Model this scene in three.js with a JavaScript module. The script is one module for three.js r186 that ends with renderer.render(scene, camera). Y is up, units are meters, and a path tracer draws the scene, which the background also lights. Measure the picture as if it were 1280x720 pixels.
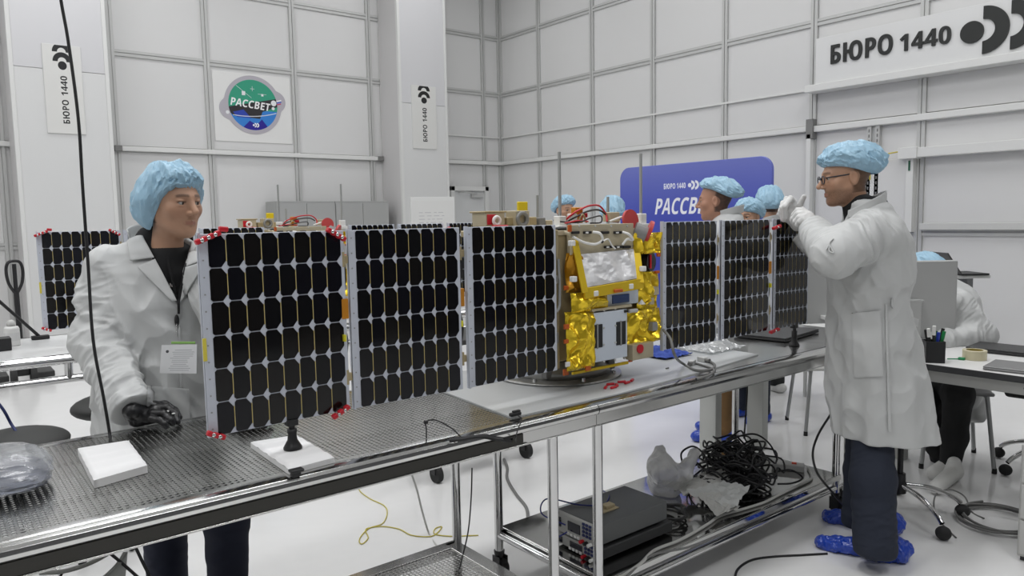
import * as THREE from 'three';
import { mergeGeometries, mergeVertices, toCreasedNormals } from 'three/addons/utils/BufferGeometryUtils.js';
import { RoundedBoxGeometry } from 'three/addons/geometries/RoundedBoxGeometry.js';
import { RectAreaLightUniformsLib } from 'three/addons/lights/RectAreaLightUniformsLib.js';
import { FontLoader } from 'three/addons/loaders/FontLoader.js';
import { TextGeometry } from 'three/addons/geometries/TextGeometry.js';
import { ImprovedNoise } from 'three/addons/math/ImprovedNoise.js';

// ---------------------------------------------------------------- camera, light, exposure
const scene = new THREE.Scene();
scene.background = new THREE.Color(0x000000);
const renderer = new THREE.WebGLRenderer({ antialias: true });
renderer.toneMapping = THREE.LinearToneMapping;
renderer.toneMappingExposure = 0.332;
renderer.shadowMap.enabled = true;
RectAreaLightUniformsLib.init();

const V = (x, y, z) => new THREE.Vector3(x, y, z);
const EYE = V(0, 1.53, 0), F = 930;
// camera basis from the vanishing points of the two walls (x runs along the table, -z along the right wall)
const axX = V(1170, -108, F).normalize();
const axZ = V(-746, -73, F); axZ.addScaledVector(axX, -axZ.dot(axX)).normalize();
const axY = V(0, 0, 0).crossVectors(axX, axZ); if (axY.y > 0) axY.negate();
const toWorld = (a, b, c) => V(axX.x * a + axX.y * b + axX.z * c, axY.x * a + axY.y * b + axY.z * c, -(axZ.x * a + axZ.y * b + axZ.z * c));
const camR = toWorld(1, 0, 0), camU = toWorld(0, -1, 0), camB = toWorld(0, 0, -1), camF = toWorld(0, 0, 1);
const camera = new THREE.PerspectiveCamera(2 * Math.atan(360 / F) * 180 / Math.PI, 1280 / 720, 0.05, 60);
camera.position.copy(EYE);
camera.quaternion.setFromRotationMatrix(new THREE.Matrix4().makeBasis(camR, camU, camB));
scene.add(camera);
// pixel of the 1280x720 photograph -> point on a plane or at a forward distance
const ray = (u, v) => toWorld((u - 640) / F, (v - 360) / F, 1);
const onY = (u, v, y) => { const d = ray(u, v); return EYE.clone().addScaledVector(d, (y - EYE.y) / d.y); };
const onZ = (u, v, z) => { const d = ray(u, v); return EYE.clone().addScaledVector(d, z / d.z); };
const onX = (u, v, x) => { const d = ray(u, v); return EYE.clone().addScaledVector(d, x / d.x); };
const at = (u, v, d) => EYE.clone().addScaledVector(ray(u, v), d);

const ROOM = { x0: -5.2, x1: 8.76, z0: -11.24, z1: 4.6, h: 6.3 };
const lampX = [-2.6, 1.8, 6.2], lampZ = [-9.4, -6.0, -2.4, 1.6];
const LAMP_W = 0.9, LAMP_L = 2.2, LAMP_I = 24, lampRow = [0.72, 1.0, 1.45, 1.1], lampCol = [1.15, 1.2, 0.75];
for (const x of lampX) for (const z of lampZ) {
  const l = new THREE.RectAreaLight(new THREE.Color().setRGB(0.99, 0.99, 1.0), LAMP_I * lampRow[lampZ.indexOf(z)] * lampCol[lampX.indexOf(x)], LAMP_L, LAMP_W);
  l.position.set(x, ROOM.h - 0.12, z); l.lookAt(x, 0, z); scene.add(l);
}

// ---------------------------------------------------------------- helpers
let seed = 1234567;
const rnd = () => { seed = (seed * 1664525 + 1013904223) >>> 0; return seed / 4294967296; };
const rr = (a, b) => a + (b - a) * rnd();
const noise = new ImprovedNoise();
const N3 = (x, y, z) => noise.noise(x, y, z);
const sm = (a, b, x) => { const t = Math.min(1, Math.max(0, (x - a) / (b - a))); return t * t * (3 - 2 * t); };
const rgb = (r, g, b) => new THREE.Color().setRGB(r, g, b);
const M = (color, roughness = 0.6, metalness = 0, extra = {}) => {
  const c = Array.isArray(color) ? rgb(...color) : new THREE.Color(color);
  return new THREE.MeshPhysicalMaterial({ color: c, roughness, metalness, side: THREE.DoubleSide, ...extra });
};
function prep(g) {
  g = g.index ? g.toNonIndexed() : g;
  for (const k of Object.keys(g.attributes)) if (!['position', 'normal', 'uv'].includes(k)) g.deleteAttribute(k);
  if (!g.attributes.normal) g.computeVertexNormals();
  if (!g.attributes.uv) g.setAttribute('uv', new THREE.BufferAttribute(new Float32Array(g.attributes.position.count * 2), 2));
  return g;
}
const merge = (gs) => gs.length === 1 ? gs[0] : mergeGeometries(gs.map(prep));
const used = {};
function numbered(name) { const k = used[name] = (used[name] ?? -1) + 1; return k ? name + '_' + String(k).padStart(3, '0') : name; }
function mesh(name, geo, material, parent) {
  const m = new THREE.Mesh(Array.isArray(geo) ? merge(geo) : geo, material);
  m.castShadow = m.receiveShadow = true; m.name = name; if (parent) parent.add(m); return m;
}
function tag(o, label, category, group, kind) { o.userData.label = label; o.userData.category = category; if (group) o.userData.group = group; if (kind) o.userData.kind = kind; return o; }
function thing(name, label, category, pos, group) {
  const g = new THREE.Group(); g.name = numbered(name); tag(g, label, category, group); if (pos) g.position.copy(pos); scene.add(g); return g;
}
function single(name, label, category, geo, material, group, kind) { const m = mesh(numbered(name), geo, material, scene); return tag(m, label, category, group, kind); }
function structure(name, geo, material) { const m = mesh(name, geo, material, scene); m.userData.kind = 'structure'; return m; }
const T = (g, x = 0, y = 0, z = 0) => { g.translate(x, y, z); return g; };
const box = (w, h, d, x = 0, y = 0, z = 0) => T(new THREE.BoxGeometry(w, h, d), x, y, z);
const rbox = (w, h, d, x = 0, y = 0, z = 0, r = 0.006, s = 2) => T(new RoundedBoxGeometry(w, h, d, s, Math.min(r, w / 2.01, h / 2.01, d / 2.01)), x, y, z);
const span = (x0, x1, y0, y1, z0, z1) => box(x1 - x0, y1 - y0, z1 - z0, (x0 + x1) / 2, (y0 + y1) / 2, (z0 + z1) / 2);
const rspan = (x0, x1, y0, y1, z0, z1, r = 0.004, s = 2) => rbox(x1 - x0, y1 - y0, z1 - z0, (x0 + x1) / 2, (y0 + y1) / 2, (z0 + z1) / 2, r, s);
function rod(a, b, r0, r1 = r0, seg = 14, open = false) {
  const d = b.clone().sub(a), L = d.length();
  const g = new THREE.CylinderGeometry(r1, r0, L, seg, 1, open); g.translate(0, L / 2, 0);
  g.applyQuaternion(new THREE.Quaternion().setFromUnitVectors(V(0, 1, 0), d.normalize())); g.translate(a.x, a.y, a.z); return g;
}
const cyl = (x, y, z, r, h, r2 = r, seg = 24) => T(new THREE.CylinderGeometry(r2, r, h, seg), x, y + h / 2, z);
const tube = (pts, r, n = 0, seg = 8, closed = false) => new THREE.TubeGeometry(new THREE.CatmullRomCurve3(pts, closed, 'centripetal'), n || pts.length * 8, r, seg, closed);
const lathe = (prof, seg = 32) => new THREE.LatheGeometry(prof.map(p => new THREE.Vector2(p[0], p[1])), seg);
const sphere = (r, x = 0, y = 0, z = 0, sx = 1, sy = 1, sz = 1, a = 20, b = 14) => { const g = new THREE.SphereGeometry(r, a, b); g.scale(sx, sy, sz); return T(g, x, y, z); };
// surface from a grid of points f(u,v), u and v in 0..1
function grid(f, nu, nv, thick = 0) {
  const p = [], uv = [], ix = [];
  for (let j = 0; j <= nv; j++) for (let i = 0; i <= nu; i++) { const q = f(i / nu, j / nv); p.push(q.x, q.y, q.z); uv.push(i / nu, j / nv); }
  for (let j = 0; j < nv; j++) for (let i = 0; i < nu; i++) { const a = j * (nu + 1) + i, b = a + 1, c = a + nu + 1, d = c + 1; ix.push(a, b, d, a, d, c); }
  const g = new THREE.BufferGeometry();
  g.setAttribute('position', new THREE.Float32BufferAttribute(p, 3)); g.setAttribute('uv', new THREE.Float32BufferAttribute(uv, 2)); g.setIndex(ix); g.computeVertexNormals();
  if (!thick) return g;
  const nrm = g.attributes.normal.array, n0 = p.length / 3, p2 = p.slice(), uv2 = uv.concat(uv), ix2 = ix.slice();
  for (let i = 0; i < p.length; i++) p2.push(p[i] - nrm[i] * thick);
  for (let i = 0; i < ix.length; i += 3) ix2.push(ix[i] + n0, ix[i + 2] + n0, ix[i + 1] + n0);
  const edge = []; for (let i = 0; i <= nu; i++) edge.push(i); for (let j = 1; j <= nv; j++) edge.push(j * (nu + 1) + nu); for (let i = nu - 1; i >= 0; i--) edge.push(nv * (nu + 1) + i); for (let j = nv - 1; j > 0; j--) edge.push(j * (nu + 1));
  for (let k = 0; k < edge.length; k++) { const a = edge[k], b = edge[(k + 1) % edge.length]; ix2.push(a, a + n0, b + n0, a, b + n0, b); }
  const h = new THREE.BufferGeometry(); h.setAttribute('position', new THREE.Float32BufferAttribute(p2, 3)); h.setAttribute('uv', new THREE.Float32BufferAttribute(uv2, 2)); h.setIndex(ix2); h.computeVertexNormals(); return h;
}
function canvasTex(w, h, draw) {
  const c = document.createElement('canvas'); c.width = w; c.height = h; draw(c.getContext('2d'), w, h);
  const t = new THREE.CanvasTexture(c); t.colorSpace = THREE.SRGBColorSpace; return t;
}
function dataTex(n, f, srgb = false) {           // f(x,y in 0..1) -> grey 0..1 or [r,g,b]
  const d = new Uint8Array(n * n * 4);
  for (let j = 0; j < n; j++) for (let i = 0; i < n; i++) { let v = f(i / n, j / n); if (!Array.isArray(v)) v = [v, v, v]; const k = (j * n + i) * 4; for (let c = 0; c < 3; c++) d[k + c] = Math.max(0, Math.min(255, v[c] * 255)); d[k + 3] = 255; }
  const t = new THREE.DataTexture(d, n, n); t.wrapS = t.wrapT = THREE.RepeatWrapping; t.magFilter = THREE.LinearFilter; t.minFilter = THREE.LinearFilter; if (srgb) t.colorSpace = THREE.SRGBColorSpace; t.needsUpdate = true; return t;
}
const tileNoise = (x, y, f, s = 0) => { // periodic noise
  const a = x * Math.PI * 2, b = y * Math.PI * 2, r = f / (Math.PI * 2);
  return N3(Math.cos(a) * r + s, Math.sin(a) * r + Math.cos(b) * r * 1.3, Math.sin(b) * r * 1.3 + s * 0.7);
};
function worldUV(g, scale, axes = 'xz') { // planar uv in metres
  const p = g.attributes.position, uv = new Float32Array(p.count * 2), A = 'xyz'.indexOf(axes[0]), B = 'xyz'.indexOf(axes[1]);
  for (let i = 0; i < p.count; i++) { uv[2 * i] = p.array[3 * i + A] * scale; uv[2 * i + 1] = p.array[3 * i + B] * scale; }
  g.setAttribute('uv', new THREE.BufferAttribute(uv, 2)); return g;
}
const font = await new FontLoader().loadAsync('fonts/droid/droid_sans_bold.typeface.json');
const fontR = await new FontLoader().loadAsync('fonts/droid/droid_sans_regular.typeface.json');
function textGeo(str, size, depth, f = font) { const g = new TextGeometry(str, { font: f, size, depth, curveSegments: 5, bevelEnabled: false }); g.computeBoundingBox(); return g; }

// ---------------------------------------------------------------- shared materials
const steel = M([0.60, 0.60, 0.59], 0.16, 1);
const steelScratch = dataTex(256, (x, y) => 0.30 + 0.16 * tileNoise(x, y, 9) + 0.10 * tileNoise(x, y, 30, 5));
const steelTop = M([0.55, 0.55, 0.54], 0.62, 1, { roughnessMap: steelScratch });
const chrome = M([0.66, 0.66, 0.66], 0.08, 1);
const whitePaint = M([0.74, 0.745, 0.73], 0.45);
const wallPanel = M([0.70, 0.70, 0.695], 0.38);
const alu = M([0.55, 0.555, 0.545], 0.45, 0.2);
const aluDark = M([0.22, 0.22, 0.215], 0.5, 0.2);
const blackPlastic = M([0.012, 0.012, 0.013], 0.42);
const blackRubber = M([0.018, 0.018, 0.018], 0.75);
const greyPlastic = M([0.28, 0.285, 0.28], 0.5);
const whitePlastic = M([0.78, 0.78, 0.76], 0.4);
const redPlastic = M([0.55, 0.012, 0.025], 0.4);
const navyPlastic = M([0.02, 0.03, 0.12], 0.5);

// ---------------------------------------------------------------- room shell
const floorRough = dataTex(256, (x, y) => 0.17 + 0.06 * tileNoise(x, y, 4) + 0.03 * tileNoise(x, y, 22, 3));
const floorTone = dataTex(256, (x, y) => { const k = 0.80 + 0.014 * tileNoise(x, y, 5, 2) + 0.012 * tileNoise(x, y, 40, 8); return [k, k * 1.0, k * 0.992]; });
const floorMat = M([0.99, 0.99, 0.99], 1, 0, { map: floorTone, roughnessMap: floorRough });
structure('floor', worldUV(span(ROOM.x0 - 0.2, ROOM.x1 + 0.2, -0.15, 0, ROOM.z0 - 0.2, ROOM.z1 + 0.2), 0.33, 'xz'), floorMat);
const ceiling = structure('ceiling', span(ROOM.x0 - 0.2, ROOM.x1 + 0.2, ROOM.h, ROOM.h + 0.2, ROOM.z0 - 0.2, ROOM.z1 + 0.2), whitePaint);
const lampGlow = M([0.9, 0.9, 0.9], 0.5, 0, { emissive: rgb(0.99, 0.99, 1), emissiveIntensity: 3 });
{
  let k = 0;
  for (const x of lampX) for (const z of lampZ) {
    const o = thing('ceiling_light', 'recessed white rectangular cleanroom light panel in the ceiling', 'lamp', V(x, ROOM.h, z), 'ceiling light panels');
    mesh('frame', [box(LAMP_L + 0.08, 0.06, 0.04, 0, -0.03, LAMP_W / 2 + 0.02), box(LAMP_L + 0.08, 0.06, 0.04, 0, -0.03, -LAMP_W / 2 - 0.02), box(0.04, 0.06, LAMP_W, LAMP_L / 2 + 0.02, -0.03, 0), box(0.04, 0.06, LAMP_W, -LAMP_L / 2 - 0.02, -0.03, 0)], whitePaint, o);
    mesh('diffuser', box(LAMP_L, 0.03, LAMP_W, 0, -0.03, 0), lampGlow, o);
  }
}
const wallBack = structure('wall_back', span(ROOM.x0 - 0.2, ROOM.x1 + 0.2, 0, ROOM.h, ROOM.z0 - 0.25, ROOM.z0 - 0.03), alu);
const wallRight = structure('wall_right', span(ROOM.x1 + 0.03, ROOM.x1 + 0.25, 0, ROOM.h, ROOM.z0, ROOM.z1 + 0.2), alu);
structure('wall_left', span(ROOM.x0 - 0.25, ROOM.x0, 0, ROOM.h, ROOM.z0, ROOM.z1 + 0.2), M([0.5, 0.5, 0.5], 0.6));  // out of view; colour dulled as if unlit, to darken reflections
structure('wall_front', span(ROOM.x0 - 0.2, ROOM.x1 + 0.2, 0, ROOM.h, ROOM.z1, ROOM.z1 + 0.25), M([0.10, 0.10, 0.105], 0.6));  // out of view; unlit darkness put into its colour for chrome and cells
const railY = [1.30, 2.57, 3.84, 4.86, 6.1];
// horizontal and vertical profiles carry a groove between two lips
const profV = (c, y0, y1, w = 0.085) => [span(-w / 2, -0.006, y0, y1, -0.03, 0.022), span(0.006, w / 2, y0, y1, -0.03, 0.022), span(-0.01, 0.01, y0, y1, -0.03, 0.006)].map(g => { g.translate(c, 0, 0); return g; });
const profH = (a, b, y, w = 0.085) => [span(a, b, y + 0.006, y + w / 2, -0.03, 0.016), span(a, b, y - w / 2, y - 0.006, -0.03, 0.016), span(a, b, y - 0.01, y + 0.01, -0.03, 0.002)];
function panelWall(wall, coords, place) {
  const geoCache = {};
  for (let i = 0; i < coords.length; i++) {
    const c = coords[i];
    for (const g of [merge(profV(c, 0, ROOM.h))]) mesh('mullion', place(g), alu, wall);
    if (i + 1 < coords.length) {
      const a = c + 0.0425, b = coords[i + 1] - 0.0425, ys = [0, ...railY, ROOM.h];
      for (let k = 0; k + 1 < ys.length; k++) mesh('panel', place(rspan(a, b, ys[k] + (k ? 0.04 : 0), ys[k + 1] - 0.04, -0.03, -0.008, 0.004, 1)), wallPanel, wall);
      for (const y of railY) if (y !== 2.57) mesh('rail', place(merge(profH(a, b, y))), alu, wall);
    }
  }
}
const backX = [-4.3, -3.0, -1.7, -0.4, 0.9, 2.2, 3.43, 4.73, 6.03, 7.3, 8.36, 8.74];
const rightZ = [-11.22, -10.12, -8.8, -7.52, -6.25, -4.96, -3.68, -2.4, -1.1, 0.2, 1.5, 2.8, 4.1];
panelWall(wallBack, backX, g => { g.translate(0, 0, ROOM.z0); return g; });
panelWall(wallRight, rightZ, g => { g.rotateY(-Math.PI / 2); g.translate(ROOM.x1, 0, 0); return g; });
// white protruding bumper rail at 2.57 m and thin trunking above it
mesh('bumper_rail', [rspan(2.25, 6.2, 2.535, 2.60, ROOM.z0, ROOM.z0 + 0.07, 0.01), rspan(7.0, 8.70, 2.535, 2.60, ROOM.z0, ROOM.z0 + 0.07, 0.01), rspan(-4.9, 1.0, 2.535, 2.60, ROOM.z0, ROOM.z0 + 0.07, 0.01)], whitePaint, wallBack);
mesh('bracket', [rspan(2.16, 2.25, 2.53, 2.605, ROOM.z0, ROOM.z0 + 0.09, 0.004), rspan(6.10, 6.2, 2.53, 2.605, ROOM.z0, ROOM.z0 + 0.09, 0.004)], aluDark, wallBack);
mesh('bumper_rail', [rspan(ROOM.x1 - 0.07, ROOM.x1, 2.535, 2.60, -11.2, -5.0, 0.01), rspan(ROOM.x1 - 0.07, ROOM.x1, 2.52, 2.595, -4.92, 2.0, 0.01)], whitePaint, wallRight);
mesh('bracket', [rspan(ROOM.x1 - 0.10, ROOM.x1, 2.44, 2.68, -5.0, -4.91, 0.004)], aluDark, wallRight);
mesh('cable_trunking', [rspan(7.12, 8.7, 3.03, 3.055, ROOM.z0, ROOM.z0 + 0.03, 0.004)], whitePaint, wallBack);
mesh('cable_trunking', [rspan(ROOM.x1 - 0.03, ROOM.x1, 3.03, 3.055, -11.2, -5.05, 0.004)], whitePaint, wallRight);
// box columns standing in front of the back wall
for (const [nm, x0, x1, z1, seam] of [['column', 0.99, 2.04, -10.6, 3.42], ['column_001', 6.21, 7.13, -10.6, 3.42]]) {
  const c = structure(nm, span(x0 + 0.01, x1 - 0.01, 0, ROOM.h, ROOM.z0, z1 - 0.015), whitePaint);
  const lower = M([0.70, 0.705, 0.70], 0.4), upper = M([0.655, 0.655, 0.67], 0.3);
  mesh('cladding_sheet', [rspan(x0 + 0.045, x1 - 0.045, 0.1, seam, z1 - 0.015, z1, 0.003, 1)], lower, c);
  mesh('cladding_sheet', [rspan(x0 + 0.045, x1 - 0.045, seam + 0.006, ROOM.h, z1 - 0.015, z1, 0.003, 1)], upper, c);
  mesh('corner_strip', [rspan(x0, x0 + 0.045, 0, ROOM.h, z1 - 0.05, z1 + 0.006, 0.003, 1)], whitePaint, c);
  mesh('corner_strip', [rspan(x1 - 0.045, x1, 0, ROOM.h, z1 - 0.05, z1 + 0.006, 0.003, 1)], whitePaint, c);
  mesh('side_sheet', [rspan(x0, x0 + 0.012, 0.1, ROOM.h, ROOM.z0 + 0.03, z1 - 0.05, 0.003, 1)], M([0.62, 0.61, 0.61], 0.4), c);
}
// ---------------------------------------------------------------- things on the walls
function logoPath(x, ox, oy, r) { // circle and two half rings, drawn in canvas units
  x.beginPath(); x.arc(ox, oy, r, 0, Math.PI * 2); x.fill();
  for (const k of [0, 1]) { const cx = ox + r * (0.9 + k * 2.2); x.beginPath(); x.arc(cx, oy, r * 2.15, -Math.PI / 2, Math.PI / 2); x.arc(cx, oy, r * 1.0, Math.PI / 2, -Math.PI / 2, true); x.closePath(); x.fill(); }
}
{ // door in the back wall
  const d = structure('door_1', [rspan(7.62, 8.30, 0, 2.05, ROOM.z0 - 0.02, ROOM.z0 + 0.045, 0.004)], M([0.68, 0.69, 0.69], 0.4));
  mesh('frame', [rspan(7.54, 7.62, 0, 2.13, ROOM.z0, ROOM.z0 + 0.09), rspan(8.30, 8.38, 0, 2.13, ROOM.z0, ROOM.z0 + 0.09), rspan(7.54, 8.38, 2.05, 2.13, ROOM.z0, ROOM.z0 + 0.09)], whitePaint, d);
  mesh('door_closer', [rspan(7.98, 8.24, 1.93, 1.99, ROOM.z0 + 0.045, ROOM.z0 + 0.11), rod(V(8.1, 2.0, ROOM.z0 + 0.1), V(7.75, 2.02, ROOM.z0 + 0.2), 0.012), rod(V(7.75, 2.02, ROOM.z0 + 0.2), V(7.72, 2.03, ROOM.z0 + 0.07), 0.012)], alu, d);
  mesh('handle', [rspan(7.70, 7.73, 1.0, 1.2, ROOM.z0 + 0.045, ROOM.z0 + 0.10, 0.01)], alu, d);
}
// vertical posters on the columns: wordmark read from below, emblem on top
const posterTex = canvasTex(380, 900, (x, w, h) => {
  x.fillStyle = '#dcdcd9'; x.fillRect(0, 0, w, h); x.fillStyle = '#151617';
  x.save(); x.translate(w * 0.5, h * 0.895); x.rotate(-Math.PI / 2); x.font = 'bold 94px sans-serif'; x.textBaseline = 'middle'; x.fillText('БЮРО', 0, 4, 255); x.fillText('1440', 290, 4, 210); logoPath(x, 560 + 40, 0, 44); x.restore();
});
for (const [x0, x1, y0, y1, which] of [[1.33, 1.74, 2.66, 3.72, 'wide box column beside the patch poster'], [6.43, 6.90, 2.70, 3.72, 'narrow box column beside the door']]) {
  const o = single('wall_poster', 'white vertical wordmark poster on the ' + which, 'poster', rspan(x0, x1, y0, y1, -10.6, -10.585, 0.003, 1), whitePaint);
  const p = mesh('print', T(new THREE.PlaneGeometry(x1 - x0 - 0.01, y1 - y0 - 0.01), (x0 + x1) / 2, (y0 + y1) / 2, -10.583), M([1, 1, 1], 0.5, 0, { map: posterTex }), o);
}
{ // round mission patch on a white board
  const o = single('patch_poster', 'white square board on the wall with a round green and blue patch', 'poster', rspan(3.50, 4.66, 2.74, 3.74, ROOM.z0 - 0.007, ROOM.z0 + 0.004, 0.003, 1), M([0.78, 0.78, 0.765], 0.45));
  const tex = canvasTex(840, 720, (x, w, h) => {
    x.fillStyle = '#b4b0b8'; x.fillRect(0, 0, w, h); const cx = 405, cy = 357, R = 258;
    x.save(); x.beginPath(); x.arc(cx, cy, R, 0, 7); x.clip();
    x.fillStyle = '#2f9b7c'; x.fillRect(0, 0, w, 420); x.fillStyle = '#2f7fd0'; x.fillRect(0, 410, w, 320);
    x.fillStyle = '#262427'; x.beginPath(); x.moveTo(100, 400); x.lineTo(700, 265); x.lineTo(700, 345); x.lineTo(500, 420); x.lineTo(470, 495); x.lineTo(200, 480); x.closePath(); x.fill();
    x.fillStyle = '#2440a8'; x.beginPath(); x.moveTo(190, 440); x.lineTo(300, 410); x.lineTo(380, 495); x.lineTo(230, 490); x.fill();
    x.fillStyle = '#20148f'; x.beginPath(); x.moveTo(250, 630); x.lineTo(360, 520); x.lineTo(430, 560); x.lineTo(490, 500); x.lineTo(600, 640); x.fill(); x.restore();
    x.strokeStyle = '#dcdfe6'; x.lineWidth = 8; x.beginPath(); x.moveTo(190, 470); x.quadraticCurveTo(430, 495, 650, 425); x.stroke();
    x.lineWidth = 4; x.beginPath(); x.moveTo(235, 170); x.lineTo(390, 285); x.moveTo(460, 240); x.lineTo(550, 240); x.moveTo(402, 165); x.lineTo(402, 215); x.moveTo(380, 192); x.lineTo(425, 192); x.stroke();
    x.fillStyle = '#e6e8ea'; x.fillRect(290, 222, 36, 42); x.fillRect(494, 236, 24, 24); x.beginPath(); x.arc(625, 322, 30, 0, 7); x.fill(); x.beginPath(); x.arc(617, 378, 17, 0, 7); x.fill(); x.beginPath(); x.arc(135, 448, 18, 0, 7); x.fill();
    x.strokeStyle = '#f0f0f2'; x.lineWidth = 12; x.beginPath(); x.moveTo(655, 300); x.lineTo(710, 285); x.stroke(); x.strokeStyle = '#3b57c4'; x.beginPath(); x.moveTo(660, 317); x.lineTo(710, 303); x.stroke(); x.strokeStyle = '#c23b66'; x.beginPath(); x.moveTo(660, 334); x.lineTo(705, 322); x.stroke();
    x.save(); x.translate(160, 362); x.rotate(0.09); x.transform(1, 0, -0.12, 1, 0, 0); x.fillStyle = '#f4f4f4'; x.font = 'bold 108px sans-serif'; x.fillText('РАССВЕТ', 0, 8, 420); x.restore();
    x.fillStyle = '#f4f4f4'; logoPath(x, 400, 563, 11);
  });
  const s = new THREE.Shape(); const X = a => 3.50 + a / 837 * 1.19, Y = a => 3.80 - a / 720 * 1.03;
  const pts = []; for (let i = 0; i < 96; i++) { const a = i / 96 * Math.PI * 2, dx = Math.cos(a), dy = Math.sin(a); let r = 300; const hit = (cx, cy, R) => { const b = dx * cx + dy * cy, q = b * b - (cx * cx + cy * cy - R * R); if (q > 0) r = Math.max(r, b + Math.sqrt(q)); }; hit(238, -50, 112); hit(-240, 50, 112); pts.push(new THREE.Vector2(X(405 + dx * r), Y(357 + dy * r))); }
  const g = new THREE.ExtrudeGeometry(new THREE.Shape(pts), { depth: 0.006, bevelEnabled: false }); g.translate(0, 0, ROOM.z0 + 0.004);
  const q = g.attributes.position, uv = g.attributes.uv; for (let i = 0; i < q.count; i++) uv.setXY(i, ((q.getX(i) - 3.50) / 1.19 * 837) / 840, 1 - (3.80 - q.getY(i)) / 1.03);
  mesh('patch', g, M([1, 1, 1], 0.5, 0, { map: tex }), o);
}
{ // long sign board on the right wall with raised dark letters and emblem
  const xs = 8.60, p0 = onX(1020, 45, xs), p1 = onX(1020, 104, xs);
  const o = thing('wall_sign', 'long white sign board with raised black company wordmark on the right wall', 'sign', V(xs, 0, 0));
  mesh('board', rspan(0, 0.14, 3.07, 3.61, p0.z, 0.6, 0.004, 1), M([0.74, 0.745, 0.74], 0.35), o);
  const ink = M([0.012, 0.014, 0.013], 0.45);
  const put = (g, m, name) => { g.rotateY(-Math.PI / 2); mesh(name, g, ink, o); };
  const fit = (str, ua, va, ub, vb, hpx) => { // bottom-left and bottom-right pixels, letter height in px at the left end
    const a = onX(ua, va, xs), b = onX(ub, vb, xs), c = onX(ua, va - hpx, xs); const g = textGeo(str, 1, 0.02), bb = g.boundingBox;
    g.translate(-bb.min.x, 0, 0); const s = (b.z - a.z) / (bb.max.x - bb.min.x); g.scale(s, (c.y - a.y) / 0.72, 1); g.translate(a.z, (a.y + b.y) / 2, 0); put(g, ink, 'lettering');
  };
  fit('БЮРО', 1039, 80.5, 1116, 66.5, 17); fit('1440', 1125, 64.5, 1189, 54, 15);
  const c = onX(1215.5, 40.5, xs), e = onX(1215.5, 26.8, xs), r = e.y - c.y;
  const disc = new THREE.Shape(); disc.absarc(0, 0, r, 0, Math.PI * 2); put(T(new THREE.ExtrudeGeometry(disc, { depth: 0.02, bevelEnabled: false, curveSegments: 24 }), c.z, c.y, 0), ink, 'emblem');
  for (const k of [0, 1]) { const s = new THREE.Shape(); s.absarc(0, 0, r * 2.15, -Math.PI / 2, Math.PI / 2, false); s.absarc(0, 0, r, Math.PI / 2, -Math.PI / 2, true); put(T(new THREE.ExtrudeGeometry(s, { depth: 0.02, bevelEnabled: false, curveSegments: 24 }), c.z + r * (0.92 + k * 2.25), c.y, 0), ink, 'emblem'); }
  mesh('beam', rspan(-0.05, 0.16, 2.985, 3.07, p1.z - 0.12, 0.8, 0.008), whitePaint, wallRight).position.x = xs;
}
{ // fittings of the right wall, right of the sixth bay
  const x = ROOM.x1;
  mesh('strut_channel', [span(x - 0.05, x, 0.9, 2.52, -4.26, -4.215), span(x - 0.05, x, 0.9, 2.52, -4.165, -4.12), span(x - 0.02, x, 0.9, 2.52, -4.215, -4.165)], alu, wallRight);
  mesh('strut_slot', Array.from({ length: 26 }, (_, i) => [span(x - 0.053, x - 0.04, 0.95 + i * 0.06, 0.985 + i * 0.06, -4.245, -4.23), span(x - 0.053, x - 0.04, 0.95 + i * 0.06, 0.985 + i * 0.06, -4.15, -4.135)]).flat(), aluDark, wallRight);
  mesh('post', rspan(x - 0.10, x, 0.0, 2.5, -4.99, -4.935, 0.004), whitePaint, wallRight);
  mesh('post', rspan(x - 0.10, x, 1.30, 2.12, -3.79, -3.715, 0.004), whitePaint, wallRight);
  mesh('cable_trunking', [rspan(x - 0.14, x, 2.12, 2.225, -3.83, 0.9, 0.006), rspan(x - 0.16, x, 2.11, 2.235, -3.86, -3.66, 0.006)], whitePaint, wallRight);
  mesh('service_panel', rspan(x - 0.05, x, 1.27, 2.12, -4.5, -3.80, 0.006), M([0.72, 0.72, 0.71], 0.4), wallRight);
  mesh('green_tag', rspan(x - 0.108, x - 0.098, 1.98, 2.09, -3.765, -3.745, 0.002), M([0.01, 0.10, 0.05], 0.5), wallRight);
  mesh('ledge', [rspan(x - 0.08, x, 1.325, 1.40, -3.64, 2.5, 0.006)], M([0.6, 0.605, 0.59], 0.4), wallRight);
  mesh('yellow_cable', tube([V(x - 0.1, 1.9, -4.19), V(x - 0.1, 2.1, -4.17), V(x - 0.11, 2.17, -4.05), V(x - 0.11, 2.2, -3.84)], 0.008), M([0.62, 0.52, 0.10], 0.5), wallRight);
}
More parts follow.
